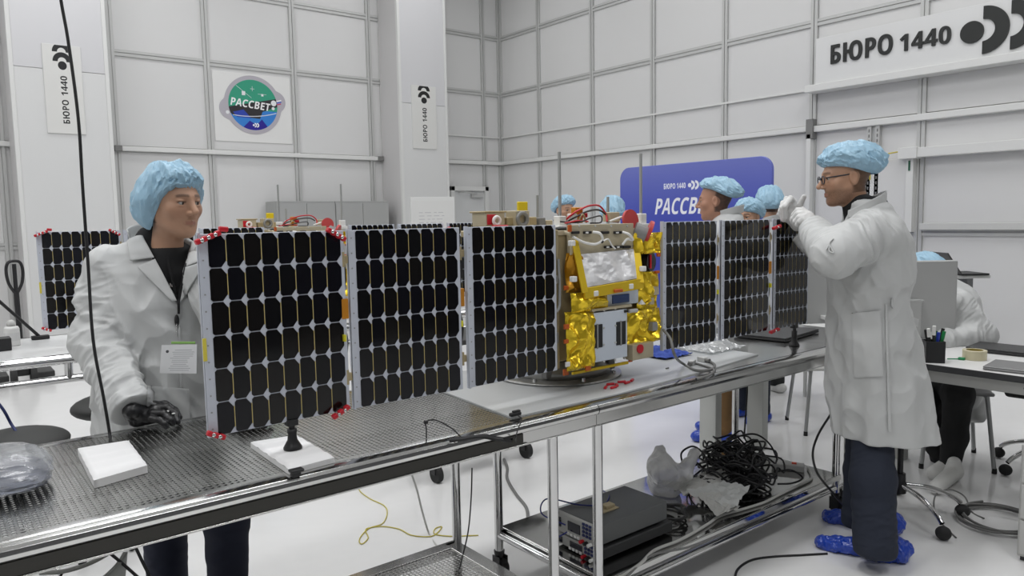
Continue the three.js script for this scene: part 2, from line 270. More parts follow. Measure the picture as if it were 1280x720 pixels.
{ // blue backdrop banner with rounded corners, standing parallel to the right wall
  const x = 6.5, a = onX(778, 211, x), b = onX(967, 195, x), w = b.z - a.z, top = 2.085, h = top - 0.05;
  const o = thing('backdrop_banner', 'blue backdrop banner with rounded corners and white lettering behind the people', 'banner', V(x, 0.0, (a.z + b.z) / 2));
  const s = new THREE.Shape(), R = 0.13, W = w / 2; s.moveTo(-W + R, 0.05); s.lineTo(W - R, 0.05); s.absarc(W - R, 0.05 + R, R, -Math.PI / 2, 0); s.lineTo(W, top - R); s.absarc(W - R, top - R, R, 0, Math.PI / 2); s.lineTo(-W + R, top); s.absarc(-W + R, top - R, R, Math.PI / 2, Math.PI); s.lineTo(-W, 0.05 + R); s.absarc(-W + R, 0.05 + R, R, Math.PI, Math.PI * 1.5);
  const g = new THREE.ExtrudeGeometry(s, { depth: 0.03, bevelEnabled: true, bevelSize: 0.006, bevelThickness: 0.006, curveSegments: 10 }); const q = g.attributes.position, uv = g.attributes.uv;
  for (let i = 0; i < q.count; i++) uv.setXY(i, (q.getX(i) + W) / w, (q.getY(i) - 0.05) / h);
  g.rotateY(-Math.PI / 2);
  const tex = canvasTex(1024, 1068, (c, w2, h2) => {
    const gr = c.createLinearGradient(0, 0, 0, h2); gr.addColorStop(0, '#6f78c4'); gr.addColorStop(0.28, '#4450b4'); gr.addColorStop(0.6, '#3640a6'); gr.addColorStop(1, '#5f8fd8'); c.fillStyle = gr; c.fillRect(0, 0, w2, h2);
    c.fillStyle = '#f2f3fa'; c.font = 'bold 42px sans-serif'; c.fillText('БЮРО 1440', 335, 138, 158); logoPath(c, 520, 123, 12);
    c.save(); c.translate(262, 282); c.transform(1, 0, -0.2, 1, 0, 0); c.font = 'bold 128px sans-serif'; c.fillText('РАССВЕТ', 0, 0, 410); c.restore();
  });
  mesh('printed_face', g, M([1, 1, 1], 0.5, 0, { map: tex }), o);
  for (const s of [-1, 1]) mesh('foot', rbox(0.53, 0.05, 0.08, 0.015, 0.025, s * (W - 0.29)), alu, o);
}
{ // grey steel cabinets, flipchart
  const cm = M([0.36, 0.365, 0.36], 0.45);
  for (let i = 0; i < 2; i++) {
    const o = thing('storage_cabinet', i ? 'grey steel storage cabinet by the narrow column' : 'grey steel storage cabinet next to a matching one, away from the column', 'cabinet', V(4.63 + i * 0.935, 0, -10.95), 'grey cabinets on the back wall');
    mesh('body', rspan(-0.465, 0.465, 0, 1.85, -0.22, 0.2, 0.006), cm, o);
    for (const s of [-1, 1]) { const d = mesh('door', rspan(s > 0 ? 0.003 : -0.46, s > 0 ? 0.46 : -0.003, 0.06, 1.82, 0.2, 0.218, 0.004), M([0.39, 0.395, 0.39], 0.45), o); mesh('handle', rspan(s * 0.05 - 0.01, s * 0.05 + 0.01, 0.9, 1.05, 0.218, 0.245, 0.004), aluDark, d); }
  }
  const p = onZ(541, 265, -9.6), f = thing('flipchart', 'white flipchart board on tripod legs beside the narrow column', 'flipchart', V(p.x, 0, -9.6));
  f.rotation.y = -0.35;
  const bt = canvasTex(256, 360, (c, w, h) => { c.fillStyle = '#dddddb'; c.fillRect(0, 0, w, h); c.strokeStyle = '#b4b4b8'; c.lineWidth = 3; let q = 7; for (let y = 70; y < 330; y += 20) { let x0 = 40; while (x0 < 190) { q = (q * 73 + 11) % 97; c.beginPath(); c.moveTo(x0, y); c.lineTo(x0 + 15 + q / 4, y); c.stroke(); x0 += 25 + q / 3; } } });
  mesh('board', rspan(-0.34, 0.34, 0.9, 1.88, -0.02, 0.01, 0.004), whitePaint, f);
  mesh('paper_pad', T(new THREE.PlaneGeometry(0.63, 0.9), 0, 1.37, 0.013), M([1, 1, 1], 0.7, 0, { map: bt }), f);
  for (const [a, b] of [[-0.3, 0.12], [0.3, 0.12], [0, -0.55]]) mesh('leg', rod(V(a * 0.9, 1.86, -0.03), V(a * 1.25, 0, b), 0.012), aluDark, f);
}
// ---------------------------------------------------------------- stainless steel tables
const TY = 0.87, TZ0 = -1.825, TZ1 = -2.66; // top height, front and rear edge
const pitch = 0.016;
const holeTex = dataTex(64, (x, y) => Math.hypot(x - 0.5, y - 0.5) < 0.315 ? 0 : 1);
const perforated = M([0.50, 0.50, 0.48], 0.68, 1, { roughnessMap: steelScratch, alphaMap: holeTex, alphaTest: 0.5 });
function edgeProfile(x0, x1) { // bull-nosed rim with a set-back apron, extruded along x
  const s = new THREE.Shape(), r = 0.019; // shape x = outwards, y = up
  s.moveTo(-0.06, 0); s.lineTo(-r, 0); s.absarc(-r, -r, r, Math.PI / 2, -Math.PI * 0.42, true); s.lineTo(-0.016, -r * 2 + 0.002); s.lineTo(-0.016, -0.074); s.lineTo(-0.011, -0.078); s.lineTo(-0.024, -0.078); s.lineTo(-0.024, -r * 2 + 0.004); s.lineTo(-0.06, -0.006); s.closePath();
  const g = new THREE.ExtrudeGeometry(s, { depth: x1 - x0, bevelEnabled: false, curveSegments: 10 }); g.rotateY(-Math.PI / 2); g.translate(x1, 0, 0); g.scale(1, 1, 1);
  return toCreasedNormals(g, 0.6);
}
function caster(parent, x, z, name = 'caster') {
  const c = mesh(name, [cyl(x, 0.075, z, 0.02, 0.03, 0.024, 14), rspan(x - 0.024, x - 0.018, 0.02, 0.085, z - 0.02, z + 0.03, 0.002, 1), rspan(x + 0.018, x + 0.024, 0.02, 0.085, z - 0.02, z + 0.03, 0.002, 1)], blackPlastic, parent);
  const w = new THREE.CylinderGeometry(0.037, 0.037, 0.03, 20); w.rotateZ(Math.PI / 2); mesh('wheel', T(w, x, 0.037, z + 0.014), blackRubber, c); return c;
}
function steelTable(label, x0, x1, z0, z1, legs, opt) {
  const o = thing('steel_table', label, 'table');
  const f = edgeProfile(x0, x1); f.rotateY(Math.PI); f.translate(x0 + x1, TY, z1); // placed rear then front
  const front = edgeProfile(x0, x1); front.rotateY(0); front.translate(0, TY, z0);
  // front profile: outward axis must be +z
  if (!opt.tubeRim) mesh('front_rim', front, steel, o); else { mesh('front_rim', rod(V(x0, TY - 0.022, z0), V(x1, TY - 0.022, z0), 0.027, 0.027, 20), chrome, o); mesh('guard_rail', rod(V(x0, TY - 0.125, z0), V(x1, TY - 0.125, z0), 0.02, 0.02, 18), chrome, o); for (let x = x0 + 0.42; x < x1; x += 1.05) mesh('guard_post', rod(V(x, TY - 0.125, z0), V(x, TY - 0.03, z0), 0.02, 0.02, 18), chrome, o); } if (opt.perforated) { mesh('apron', rspan(x0, 1.5, TY - 0.072, TY - 0.038, z0 - 0.0165, z0 - 0.0115, 0.001, 1), M([0.055, 0.054, 0.05], 0.22, 1), o); mesh('apron_lip', rspan(x0, 1.52, TY - 0.078, TY - 0.072, z0 - 0.018, z0 - 0.007, 0.002, 1), steel, o); } mesh('rear_rim', f, steel, o);  // perforated table: dark reflection put into the colour of the apron strip
  const top = T(new THREE.PlaneGeometry(x1 - x0, z0 - z1 - 0.1), 0, 0, 0); top.rotateX(-Math.PI / 2); top.translate((x0 + x1) / 2, TY - 0.0005, (z0 + z1) / 2); worldUV(top, 1 / pitch, 'xz');
  if (opt.perforated) { const bottom = top.clone().translate(0, -0.002, 0); mesh('perforated_top', [top, bottom], perforated, o); for (const s of [-1, 1]) mesh('stiffener', rspan(x0, x1, TY - 0.05, TY - 0.012, (z0 + z1) / 2 + s * 0.17 - 0.02, (z0 + z1) / 2 + s * 0.17 + 0.02, 0.003, 1), steel, o); }
  else { const t = rspan(x0, x1, TY - 0.004, TY, z1 + 0.05, z0 - 0.05, 0.001, 1); mesh('table_top', worldUV(t, 0.8, 'xz'), opt.top || steelTop, o); }
  for (const x of [x0, x1]) mesh('end_rim', rspan(x - 0.004, x + 0.004, TY - 0.07, TY - 0.001, z1 + 0.02, z0 - 0.02, 0.003, 1), steel, o);
  const lz = [z0 - 0.045, z1 + 0.19], r = 0.019;
  for (const x of legs) for (const z of lz) { mesh('leg', rod(V(x, 0.09, z), V(x, TY - 0.03, z), r, r, 20), chrome, o); if (opt.casters) caster(o, x, z); else mesh('foot_cap', cyl(x, 0, z, 0.022, 0.09, 0.016, 16), blackPlastic, o); }
  for (const x of legs) mesh('cross_rail', rod(V(x, opt.shelfY - 0.025, lz[0]), V(x, opt.shelfY - 0.025, lz[1]), 0.0155), chrome, o);
  if (opt.shelf) {
    const [a, b] = [legs[0] - 0.0, legs[legs.length - 1]];
    if (opt.perforated) { const s = T(new THREE.PlaneGeometry(b - a, lz[0] - lz[1]), 0, 0, 0); s.rotateX(-Math.PI / 2); s.translate((a + b) / 2, opt.shelfY, (lz[0] + lz[1]) / 2); worldUV(s, 1 / pitch, 'xz'); mesh('lower_shelf', s, perforated, o);
      mesh('shelf_lip', [rspan(a, b, opt.shelfY - 0.035, opt.shelfY + 0.004, lz[1] - 0.03, lz[1] + 0.03, 0.003), rspan(b - 0.05, b + 0.01, opt.shelfY - 0.035, opt.shelfY + 0.004, lz[1] - 0.02, lz[0] + 0.02, 0.003), rspan(a, b, opt.shelfY - 0.035, opt.shelfY + 0.004, lz[0] - 0.02, lz[0] + 0.03, 0.003)], steel, o); }
    else mesh('lower_shelf', [worldUV(rspan(a + 0.02, b + 0.02, opt.shelfY - 0.03, opt.shelfY, lz[1] - 0.02, lz[0] + 0.02, 0.006), 0.8, 'xz')], M([0.56, 0.56, 0.55], 0.30, 1, { roughnessMap: steelScratch }), o);
  }
  return o;
}
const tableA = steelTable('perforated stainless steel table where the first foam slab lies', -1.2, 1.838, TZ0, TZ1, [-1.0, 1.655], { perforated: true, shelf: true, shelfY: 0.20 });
const tableB = steelTable('polished stainless steel table with instruments on its lower shelf', 1.842, 4.08, TZ0, TZ1, [1.872, 3.585], { shelf: true, shelfY: 0.20, casters: true });
mesh('lower_rail', rod(V(1.872, 0.13, -1.87), V(3.585, 0.13, -1.87), 0.0155), chrome, tableB);
// second row: table under the rear spacecraft
const tz = -4.42;
const tableC = steelTable('stainless steel table in the rear row carrying the second spacecraft', -0.9, 3.9, tz, tz - 0.9, [-0.7, 1.55, 3.7], { tubeRim: true, shelf: false, shelfY: 0.25, top: M([0.68, 0.69, 0.69], 0.25) });
{ // grey anti-static sheet under the spacecraft
  const g = new THREE.Shape(); g.moveTo(1.56, 2.62); g.lineTo(1.50, 1.895); g.lineTo(2.0, 1.885); g.lineTo(2.62, 1.925); g.lineTo(3.05, 1.98); g.lineTo(3.08, 2.62); g.closePath();
  const e = new THREE.ExtrudeGeometry(g, { depth: 0.005, bevelEnabled: false }); e.rotateX(-Math.PI / 2); e.scale(1, 1, 1); e.translate(0, TY, 0);
  single('antistatic_sheet', 'smooth light grey antistatic sheet spread under the foil-wrapped spacecraft', 'sheet', e, M([0.50, 0.515, 0.52], 0.32));
}
// ---------------------------------------------------------------- spacecraft
const PZ = -2.0; // plane of the solar wings
const cellMat = [M([0.0035, 0.0035, 0.0045], 0.07, 0, { ior: 1.42 }), M([0.005, 0.004, 0.0038], 0.10, 0, { ior: 1.44 }), M([0.004, 0.004, 0.007], 0.05, 0, { ior: 1.40 })];
const substrate = M([0.55, 0.58, 0.65], 0.42);
const beige = M([0.44, 0.36, 0.21], 0.42, 0.35);
const beigeLight = M([0.50, 0.44, 0.31], 0.45, 0.2);
const goldFoil = M([0.80, 0.57, 0.03], 0.27, 0.7);
const goldDeep = M([0.50, 0.24, 0.012], 0.3, 0.6);
const goldTape = M([0.80, 0.56, 0.03], 0.35, 0.5);
const silverFoil = M([0.78, 0.78, 0.79], 0.42, 0.45);
const radiator = M([0.60, 0.66, 0.74], 0.35);
const kapton = M([0.58, 0.23, 0.015], 0.35, 0.2);
const orangeTape = M([0.50, 0.10, 0.012], 0.4);
const goldLine = M([0.66, 0.53, 0.18], 0.5, 0.1);
const PW = 0.40, PH = 0.527, COL = 8, ROW = 6;
const cellGeo = (() => { // half wafer: large cuts on the right, small on the left
  const w = (PW - 0.032) / COL - 0.0028, h = PH / ROW - 0.0028, c = 0.0165, d = 0.005, s = new THREE.Shape();
  s.moveTo(-w / 2 + d, -h / 2); s.lineTo(w / 2 - c * 0.78, -h / 2); s.lineTo(w / 2, -h / 2 + c); s.lineTo(w / 2, h / 2 - c); s.lineTo(w / 2 - c * 0.78, h / 2); s.lineTo(-w / 2 + d, h / 2); s.lineTo(-w / 2, h / 2 - d); s.lineTo(-w / 2, -h / 2 + d); s.closePath();
  return T(new THREE.ExtrudeGeometry(s, { depth: 0.0009, bevelEnabled: false }), 0, 0, 0.005);
})();
const panelGeo = merge([rbox(PW, PH, 0.009, 0, 0, 0, 0.002, 1), box(0.006, PH + 0.006, 0.016, -PW / 2 + 0.003, 0, -0.003)]);
const stripGeo = merge(Array.from({ length: COL - 1 }, (_, i) => Array.from({ length: ROW }, (_, j) => box(0.0017, PH / ROW - 0.032, 0.0012, -PW / 2 + 0.022 + (PW - 0.032) / COL * (i + 1) - 0.0003, -PH / 2 + PH / ROW * (j + 0.5), 0.0053))).flat());
const rivetGeo = merge(Array.from({ length: 12 }, (_, j) => { const g = new THREE.CylinderGeometry(0.0022, 0.0022, 0.002, 6); g.rotateX(Math.PI / 2); return T(g, -PW / 2 + 0.010, -PH / 2 + 0.02 + j * 0.044, 0.0052); }));
function solarPanel(parent, a, b, yc, hgt) { // a, b: ground-plan ends of the panel
  const p = mesh('solar_panel', panelGeo, substrate, parent), L = Math.hypot(b.x - a.x, b.z - a.z);
  p.position.set((a.x + b.x) / 2, yc, (a.z + b.z) / 2); p.rotation.y = Math.atan2(-(b.z - a.z), b.x - a.x); p.scale.set(L / PW, hgt / PH, 1);
  for (let j = 0; j < ROW; j++) for (let i = 0; i < COL; i++) {
    const c = mesh('solar_cell', cellGeo, cellMat[Math.floor(rnd() * 3)], p);
    c.position.set(-PW / 2 + 0.022 + (PW - 0.032) / COL * (i + 0.5), -PH / 2 + PH / ROW * (j + 0.5), 0); c.rotation.set(rr(-0.006, 0.006), rr(-0.012, 0.012), 0);
  }
  mesh('interconnects', stripGeo, goldLine, p).userData.kind = 'stuff'; mesh('rivets', rivetGeo, greyPlastic, p).userData.kind = 'stuff';
  return p;
}
// crumpled foil patch: plane spanned by w,h, displaced along +z
function crumple(w, h, amp, seedv, nu = 40, nv = 40, curve = 0) {
  const ridge = (x, y, f, s) => 1 - Math.abs(N3(x * f + s, y * f - s, s * 3.1)) * 2;
  return toCreasedNormals(grid((u, v) => {
    const x = (u - 0.5) * w, y = (v - 0.5) * h, e = Math.min(1, 8 * Math.min(u, 1 - u, v, 1 - v));
    const q = ridge(x, y, 9, seedv) * 0.5 + ridge(x + y * 0.4, y * 0.6, 17, seedv + 9) * 0.40 + ridge(x - y * 0.5, y * 0.4, 36, seedv + 4) * 0.08;
    return V(x + N3(y * 14, seedv, x * 9) * 0.006 * e, y, (q - 0.4) * amp * (0.35 + 0.65 * e) + curve * (1 - Math.pow(2 * u - 1, 2)));
  }, nu, nv), 0.3);
}
function spacecraft(label) {
  const o = thing('spacecraft', label, 'satellite');
  // ---- wings, ends traced in plan
  const top = 1.506, ends = [[250, 431], [436.5, 575], [583.5, 694.5], [827.5, 895], [900.5, 960.5], [966, 1009]], vm = 360;
  let k = 0;
  for (const [ua, ub] of ends) {
    const z0 = PZ - 0.012 * (k % 2), z1 = PZ - 0.012 * ((k + 1) % 2), a = onZ(ua, vm, z0), b = onZ(ub, vm, z1);
    solarPanel(o, a, b, 1.2385, 0.533);
    k++;
  }
  const X = u => onZ(u, 400, PZ).x;
  // hinges, kapton covers and harness in the gaps
  for (const [u, s] of [[433.5, 1], [579.5, 1], [898, 1], [963.5, 1]]) {
    const x = X(u);
    for (const y of [1.42, 1.07]) mesh('hinge', [rspan(x - 0.016, x + 0.016, y - 0.012, y + 0.012, PZ - 0.03, PZ - 0.008, 0.003), rod(V(x, y - 0.022, PZ - 0.012), V(x, y + 0.022, PZ - 0.012), 0.006)], beige, o);
    mesh('kapton_cover', rspan(x - 0.012, x + 0.010, 1.245, 1.305, PZ - 0.026, PZ - 0.004, 0.003), kapton, o);
    mesh('warning_label', rspan(x - 0.013, x - 0.006, 1.18, 1.20, PZ - 0.006, PZ + 0.007, 0.001, 1), M([0.72, 0.66, 0.03], 0.5), o);
    mesh('harness', tube([V(x, 1.47, PZ - 0.02), V(x + 0.006, 1.36, PZ - 0.014), V(x - 0.004, 1.27, PZ - 0.03), V(x + 0.005, 1.18, PZ - 0.014), V(x - 0.003, 1.09, PZ - 0.02), V(x, 1.0, PZ - 0.02)], 0.004), blackPlastic, o);
  }
  mesh('edge_label', rspan(X(250) + 0.001, X(250) + 0.011, 1.175, 1.235, PZ + 0.004, PZ + 0.0075, 0.001, 1), M([0.68, 0.58, 0.07], 0.5), o);
  // red clamp strips on the panel corners
  const clamp = (u, v, u2, v2, n) => { const a = onZ(u, v, PZ + 0.02), b = onZ(u2, v2, PZ + 0.02); const c = mesh('red_clamp', Array.from({ length: n }, (_, i) => { const p = a.clone().lerp(b, (i + 0.5) / n), g = rbox(a.distanceTo(b) / n * 0.82, 0.014, 0.018, 0, 0, 0, 0.004); g.rotateZ(Math.atan2(b.y - a.y, b.x - a.x)); return T(g, p.x, p.y, p.z); }), redPlastic, o); if (n > 1) mesh('screw', Array.from({ length: n - 1 }, (_, i) => { const p = a.clone().lerp(b, (i + 1) / n); return sphere(0.0055, p.x, p.y, p.z + 0.01, 1, 1, 0.6, 8, 6); }), chrome, c); };
  clamp(243, 304, 276, 290, 4); clamp(258, 541, 282, 547, 3); clamp(408, 286, 432, 300, 4); clamp(415, 523, 437, 507, 3); clamp(966, 286, 976, 282, 2); clamp(962, 416, 974, 411, 2); clamp(272, 286, 286, 287, 1);
  // ---- body
  const bx0 = X(697), bx1 = X(823), by0 = 0.975, by1 = 1.487, bz0 = PZ - 0.04, bz1 = PZ - 0.60;
  const B = (u, v, z = bz0) => onZ(u, v, z);
  mesh('frame_core', rspan(bx0 + 0.02, bx1 - 0.015, by0 + 0.015, by1 - 0.02, bz1, bz0 - 0.012, 0.006), beige, o);
  mesh('corner_post', [rspan(bx0 - 0.006, bx0 + 0.036, by0 - 0.005, by1, bz0 - 0.06, bz0 + 0.01, 0.003)], beige, o);
  mesh('corner_post', [rspan(bx1 - 0.012, bx1 + 0.008, by0 - 0.005, by1 - 0.06, bz0 - 0.05, bz0 + 0.004, 0.003)], beigeLight, o);
  mesh('post_groove', rspan(bx0 + 0.018, bx0 + 0.022, by0 + 0.02, by1 - 0.02, bz0 + 0.008, bz0 + 0.013, 0.001, 1), aluDark, o);
  mesh('grey_conduit', tube([V(bx0 + 0.03, 1.38, bz0 + 0.016), V(bx0 + 0.032, 1.25, bz0 + 0.018), V(bx0 + 0.026, 1.20, bz0 + 0.02), V(bx0 + 0.012, 1.185, bz0 + 0.02)], 0.005), greyPlastic, o);
  mesh('connector', [rspan(bx0 + 0.0, bx0 + 0.02, 1.07, 1.11, bz0 + 0.01, bz0 + 0.024, 0.003), rspan(bx0 + 0.0, bx0 + 0.02, 1.29, 1.32, bz0 + 0.01, bz0 + 0.024, 0.003)], aluDark, o);
  const quad = (name, u0, v0, u1, v1, d, m, z = bz0, r = 0.002) => { const a = B(u0, v1, z + d), b = B(u1, v0, z + d); return mesh(name, rspan(Math.min(a.x, b.x), Math.max(a.x, b.x), Math.min(a.y, b.y), Math.max(a.y, b.y), /tape|white_conn/.test(name) ? z + d - 0.008 : z - 0.004, z + d, r, 1), m, o); };
  const foil = (name, u0, v0, u1, v1, amp, sd, m, z = bz0 + 0.012, n = 40) => { const a = B(u0, v1, z), b = B(u1, v0, z), w = Math.abs(b.x - a.x), h = Math.abs(b.y - a.y); const q = mesh(name, crumple(w, h, amp, sd, n, n, 0.008), m, o); q.position.set((a.x + b.x) / 2, (a.y + b.y) / 2, z); return q; };
  // upper electronics plate with connectors
  quad('upper_plate', 713, 279, 792, 319, 0.016, beigeLight);
  for (const [u, v, n] of [[716, 291, 1], [731, 291, 2], [753, 291, 1], [769, 291, 2], [757, 309, 2], [770, 309, 2], [780, 309, 1]]) { const q = quad('connector', u, v - 2.2, u + 9, v + 1.6, 0.026, blackPlastic); if (n > 1) { const a = B(u + 2, v, bz0 + 0.03); mesh('pins', rspan(a.x, a.x + 0.012, a.y - 0.003, a.y + 0.003, bz0 + 0.022, bz0 + 0.03, 0.001, 1), whitePlastic, q); } }
  for (let i = 0; i < 4; i++) { const a = B(724 + i * 20, 282.5, bz0 + 0.017); mesh('screw', T(new THREE.CylinderGeometry(0.004, 0.004, 0.004, 8).rotateX(Math.PI / 2), a.x, a.y, a.z), alu, o); }
  const wire = (name, pts, r, m) => mesh(name, tube(pts.map(([u, v, dz]) => B(u, v, bz0 + dz)), r), m, o);
  wire('white_wire', [[741, 290, 0.03], [750, 292, 0.05], [753, 300, 0.05], [745, 305, 0.04], [730, 303, 0.035], [716, 296, 0.03]], 0.005, whitePlastic);
  wire('white_wire', [[753, 302, 0.045], [760, 299, 0.04], [765, 307, 0.03], [769, 311, 0.03]], 0.003, whitePlastic);
  wire('white_wire', [[778, 290, 0.03], [786, 293, 0.05], [791, 300, 0.045], [784, 299, 0.04], [778, 306, 0.03]], 0.005, whitePlastic);
  wire('cable_tie', [[752, 301.5, 0.05], [753.5, 303, 0.052]], 0.006, blackPlastic);
  wire('white_wire', [[705, 290, 0.02], [710, 292, 0.03], [712, 296, 0.02]], 0.006, beigeLight);
  // tilted silver blanket in a yellow taped frame
  { const P = [[724, 318], [792, 311], [796, 348], [734, 359]].map(([u, v], i) => B(u, v, bz0 + (i < 2 ? 0.02 : 0.07)));
    const q = (a, b, du) => a.clone().lerp(b, du), bil = (u, v) => q(q(P[3], P[2], u), q(P[0], P[1], u), v);
    mesh('silver_blanket', toCreasedNormals(grid((u, v) => { const p = bil(u, v), e = Math.min(1, 10 * Math.min(u, 1 - u, v, 1 - v)); const r = 1 - Math.abs(N3(u * 3 + 3, v * 1.6 + u, 1.7)) * 2, r2 = 1 - Math.abs(N3(u * 7, v * 5, 6)) * 2; p.z += (r * 0.010 + r2 * 0.003 - 0.007) * e; p.y += r * 0.003 * e; return p; }, 44, 36, 0.003), 0.5), silverFoil, o);
    const band = (a, b, w, ext = 0) => { const g = rbox(a.distanceTo(b) + ext, w, 0.01, 0, 0, 0, 0.002, 1); const d = b.clone().sub(a).normalize(); g.applyQuaternion(new THREE.Quaternion().setFromUnitVectors(V(1, 0, 0), d)); const m = a.clone().lerp(b, 0.5); return T(g, m.x, m.y, m.z); };
    const off = (p, dx, dy, dz = 0) => V(p.x + dx, p.y + dy, p.z + dz);
    mesh('yellow_tape_frame', [band(off(P[0], -0.014, 0.09, -0.02), off(P[3], -0.014, -0.01), 0.026, 0.02), band(off(P[3], 0, -0.022), off(P[2], 0.02, -0.022), 0.04, 0.03), band(off(P[1], 0.016, 0.0), off(P[2], 0.018, -0.01), 0.03, 0.02)], goldTape, o);
    for (const [u, v] of [[746, 367], [790, 358], [719, 349], [806, 336], [717, 304]]) { const a = B(u, v, bz0 + 0.08); mesh('white_spacer', rspan(a.x - 0.011, a.x + 0.011, a.y - 0.010, a.y + 0.010, a.z - 0.02, a.z, 0.003), whitePlastic, o); }
  }
  quad('orange_tape', 769, 361, 779, 366, 0.084, orangeTape);
  // foil fields
  foil('gold_foil', 707, 315, 732, 366, 0.05, 3, goldDeep, bz0 + 0.004, 26);
  foil('gold_foil', 713, 362, 758, 391, 0.06, 11, goldFoil, bz0 + 0.04, 36);
  foil('gold_foil', 706, 386, 741, 464, 0.07, 21, goldFoil, bz0 + 0.03, 44);
  foil('gold_foil', 782, 384, 824, 432, 0.06, 33, goldFoil, bz0 + 0.02, 40);
  foil('gold_foil', 796, 338, 823, 388, 0.06, 41, goldFoil, bz0 + 0.015, 36);
  foil('gold_foil', 792, 290, 826, 318, 0.07, 52, goldFoil, bz0 + 0.02, 36);
  quad('yellow_tape_edge', 716, 455, 786, 465, 0.022, goldTape).rotation.z = 0;
  quad('orange_tape', 706, 405, 712, 412, 0.05, orangeTape); quad('orange_tape', 706, 424, 711, 430, 0.05, orangeTape); quad('orange_tape', 706, 357, 711, 363, 0.03, orangeTape); quad('orange_tape', 733, 457, 739, 464, 0.05, orangeTape); quad('orange_tape', 787, 446, 791, 453, 0.03, orangeTape); quad('orange_tape', 821, 388, 825, 394, 0.02, orangeTape); quad('orange_tape', 822, 316, 826, 321, 0.03, orangeTape); quad('orange_tape', 820, 338, 825, 342, 0.03, orangeTape); quad('orange_tape', 705, 461, 711, 470, 0.03, orangeTape); quad('orange_tape', 711, 281, 715, 290, 0.03, orangeTape);
  // radiator plates
  const rp = quad('radiator_plate', 740, 386, 784, 454, 0.045, radiator);
  quad('black_sensor_strip', 741.5, 405, 753.5, 436, 0.048, blackPlastic); quad('black_sensor_strip', 771, 401, 782.5, 432, 0.048, blackPlastic);
  for (const [u0, v0, u1, v1] of [[746.8, 405, 748.3, 436], [776, 401, 777.5, 432]]) quad('strip_divider', u0, v0, u1, v1, 0.0495, greyPlastic);
  for (const [u, v] of [[742, 389], [755, 388], [769, 386], [742, 451], [755, 452], [769, 450], [781, 448], [742, 411], [754.8, 410], [742, 431], [754.8, 431], [769.5, 407], [769.5, 428], [782.5, 401], [782.5, 426]]) { const a = B(u, v, bz0 + 0.046); mesh('screw', T(new THREE.CylinderGeometry(0.004, 0.004, 0.005, 8).rotateX(Math.PI / 2), a.x, a.y, a.z), alu, o); }
  quad('radiator_plate', 754, 362, 798, 384, 0.03, radiator); quad('blue_panel', 766, 367, 787, 380, 0.034, M([0.035, 0.075, 0.22], 0.4));
  quad('bracket', 740, 383.5, 790, 386.5, 0.05, beigeLight); quad('clamp_block', 781, 387, 786, 391, 0.05, blackPlastic);
  { const a = B(786, 389, bz0 + 0.05), b = B(796, 388, bz0 + 0.05); mesh('valve', rod(a, b, 0.008), alu, o); const c = B(802, 377, bz0 + 0.04); mesh('white_nozzle', T(new THREE.ConeGeometry(0.016, 0.02, 16, 1, true), c.x, c.y, c.z), whitePlastic, o); }
  quad('terminal_block', 817, 358, 824, 369, 0.03, beigeLight); quad('terminal_block', 813, 372, 818, 381, 0.04, beigeLight); quad('terminal_block', 816, 402, 823, 414, 0.035, greyPlastic);
  const bb = quad('beige_box', 791, 427, 817, 451, 0.05, beigeLight); { const a = B(800, 436, bz0 + 0.052); mesh('red_cap', T(new THREE.CylinderGeometry(0.018, 0.018, 0.008, 18).rotateX(Math.PI / 2), a.x, a.y, a.z), redPlastic, o); }
  quad('white_connector', 708, 452, 713, 459, 0.05, whitePlastic);
  // black star-tracker window with red rim
  { const a = B(811, 327, bz0 + 0.02); const g = new THREE.CylinderGeometry(0.032, 0.034, 0.03, 24); g.rotateX(Math.PI / 2); g.scale(0.85, 1.2, 1); mesh('dark_lens', T(g, a.x, a.y, a.z), M([0.008, 0.007, 0.01], 0.06, 0, { clearcoat: 1 }), o); const r2 = B(814, 327, bz0 + 0.042); mesh('red_strip', rspan(r2.x - 0.003, r2.x + 0.003, r2.y - 0.028, r2.y + 0.028, r2.z - 0.006, r2.z, 0.001, 1), redPlastic, o); }
  // round red covers at the upper right
  const redCover = M([0.50, 0.055, 0.055], 0.45);
  { const a = B(788, 275, bz0 - 0.03), b = B(811, 291, bz0 + 0.03); mesh('red_cover', T(new THREE.CylinderGeometry(0.043, 0.043, 0.012, 28).rotateX(Math.PI / 2 - 0.15), a.x, a.y, a.z), redCover, o);
    const k2 = new THREE.CylinderGeometry(0.04, 0.043, 0.05, 28, 1); k2.rotateX(Math.PI / 2); k2.rotateY(0.9); k2.rotateZ(-0.5); mesh('baffle', T(k2, b.x - 0.03, b.y - 0.005, b.z - 0.025), aluDark, o);
    const k3 = new THREE.CylinderGeometry(0.045, 0.045, 0.014, 28, 1); k3.rotateX(Math.PI / 2); k3.rotateY(0.9); k3.rotateZ(-0.5); mesh('red_cover', T(k3, b.x, b.y + 0.005, b.z), redCover, o); }
  // ---- top deck equipment
  const topz = bz0 - 0.12;
  mesh('top_deck', rspan(bx0 - 0.005, bx1 + 0.005, by1 - 0.022, by1 - 0.004, bz1, bz0 - 0.004, 0.003), beigeLight, o);
  const D = (u, v, z) => onZ(u, v, z);
  const ante = (u, v0, v1, z, r, base = 0) => { const b = D(u, v1, z), t = D(u, v0, z); const a = mesh('antenna_rod', rod(V(b.x, by1 - 0.01, z), V(b.x, t.y, z), r), M([0.40, 0.41, 0.40], 0.45, 0.5), o); if (base) mesh('antenna_base', [rspan(b.x - 0.018, b.x + 0.018, by1 - 0.008, by1 + base, z - 0.018, z + 0.018, 0.004), rspan(b.x - 0.028, b.x + 0.028, by1 - 0.008, by1 + 0.012, z - 0.028, z + 0.028, 0.003)], whitePlastic, a); };
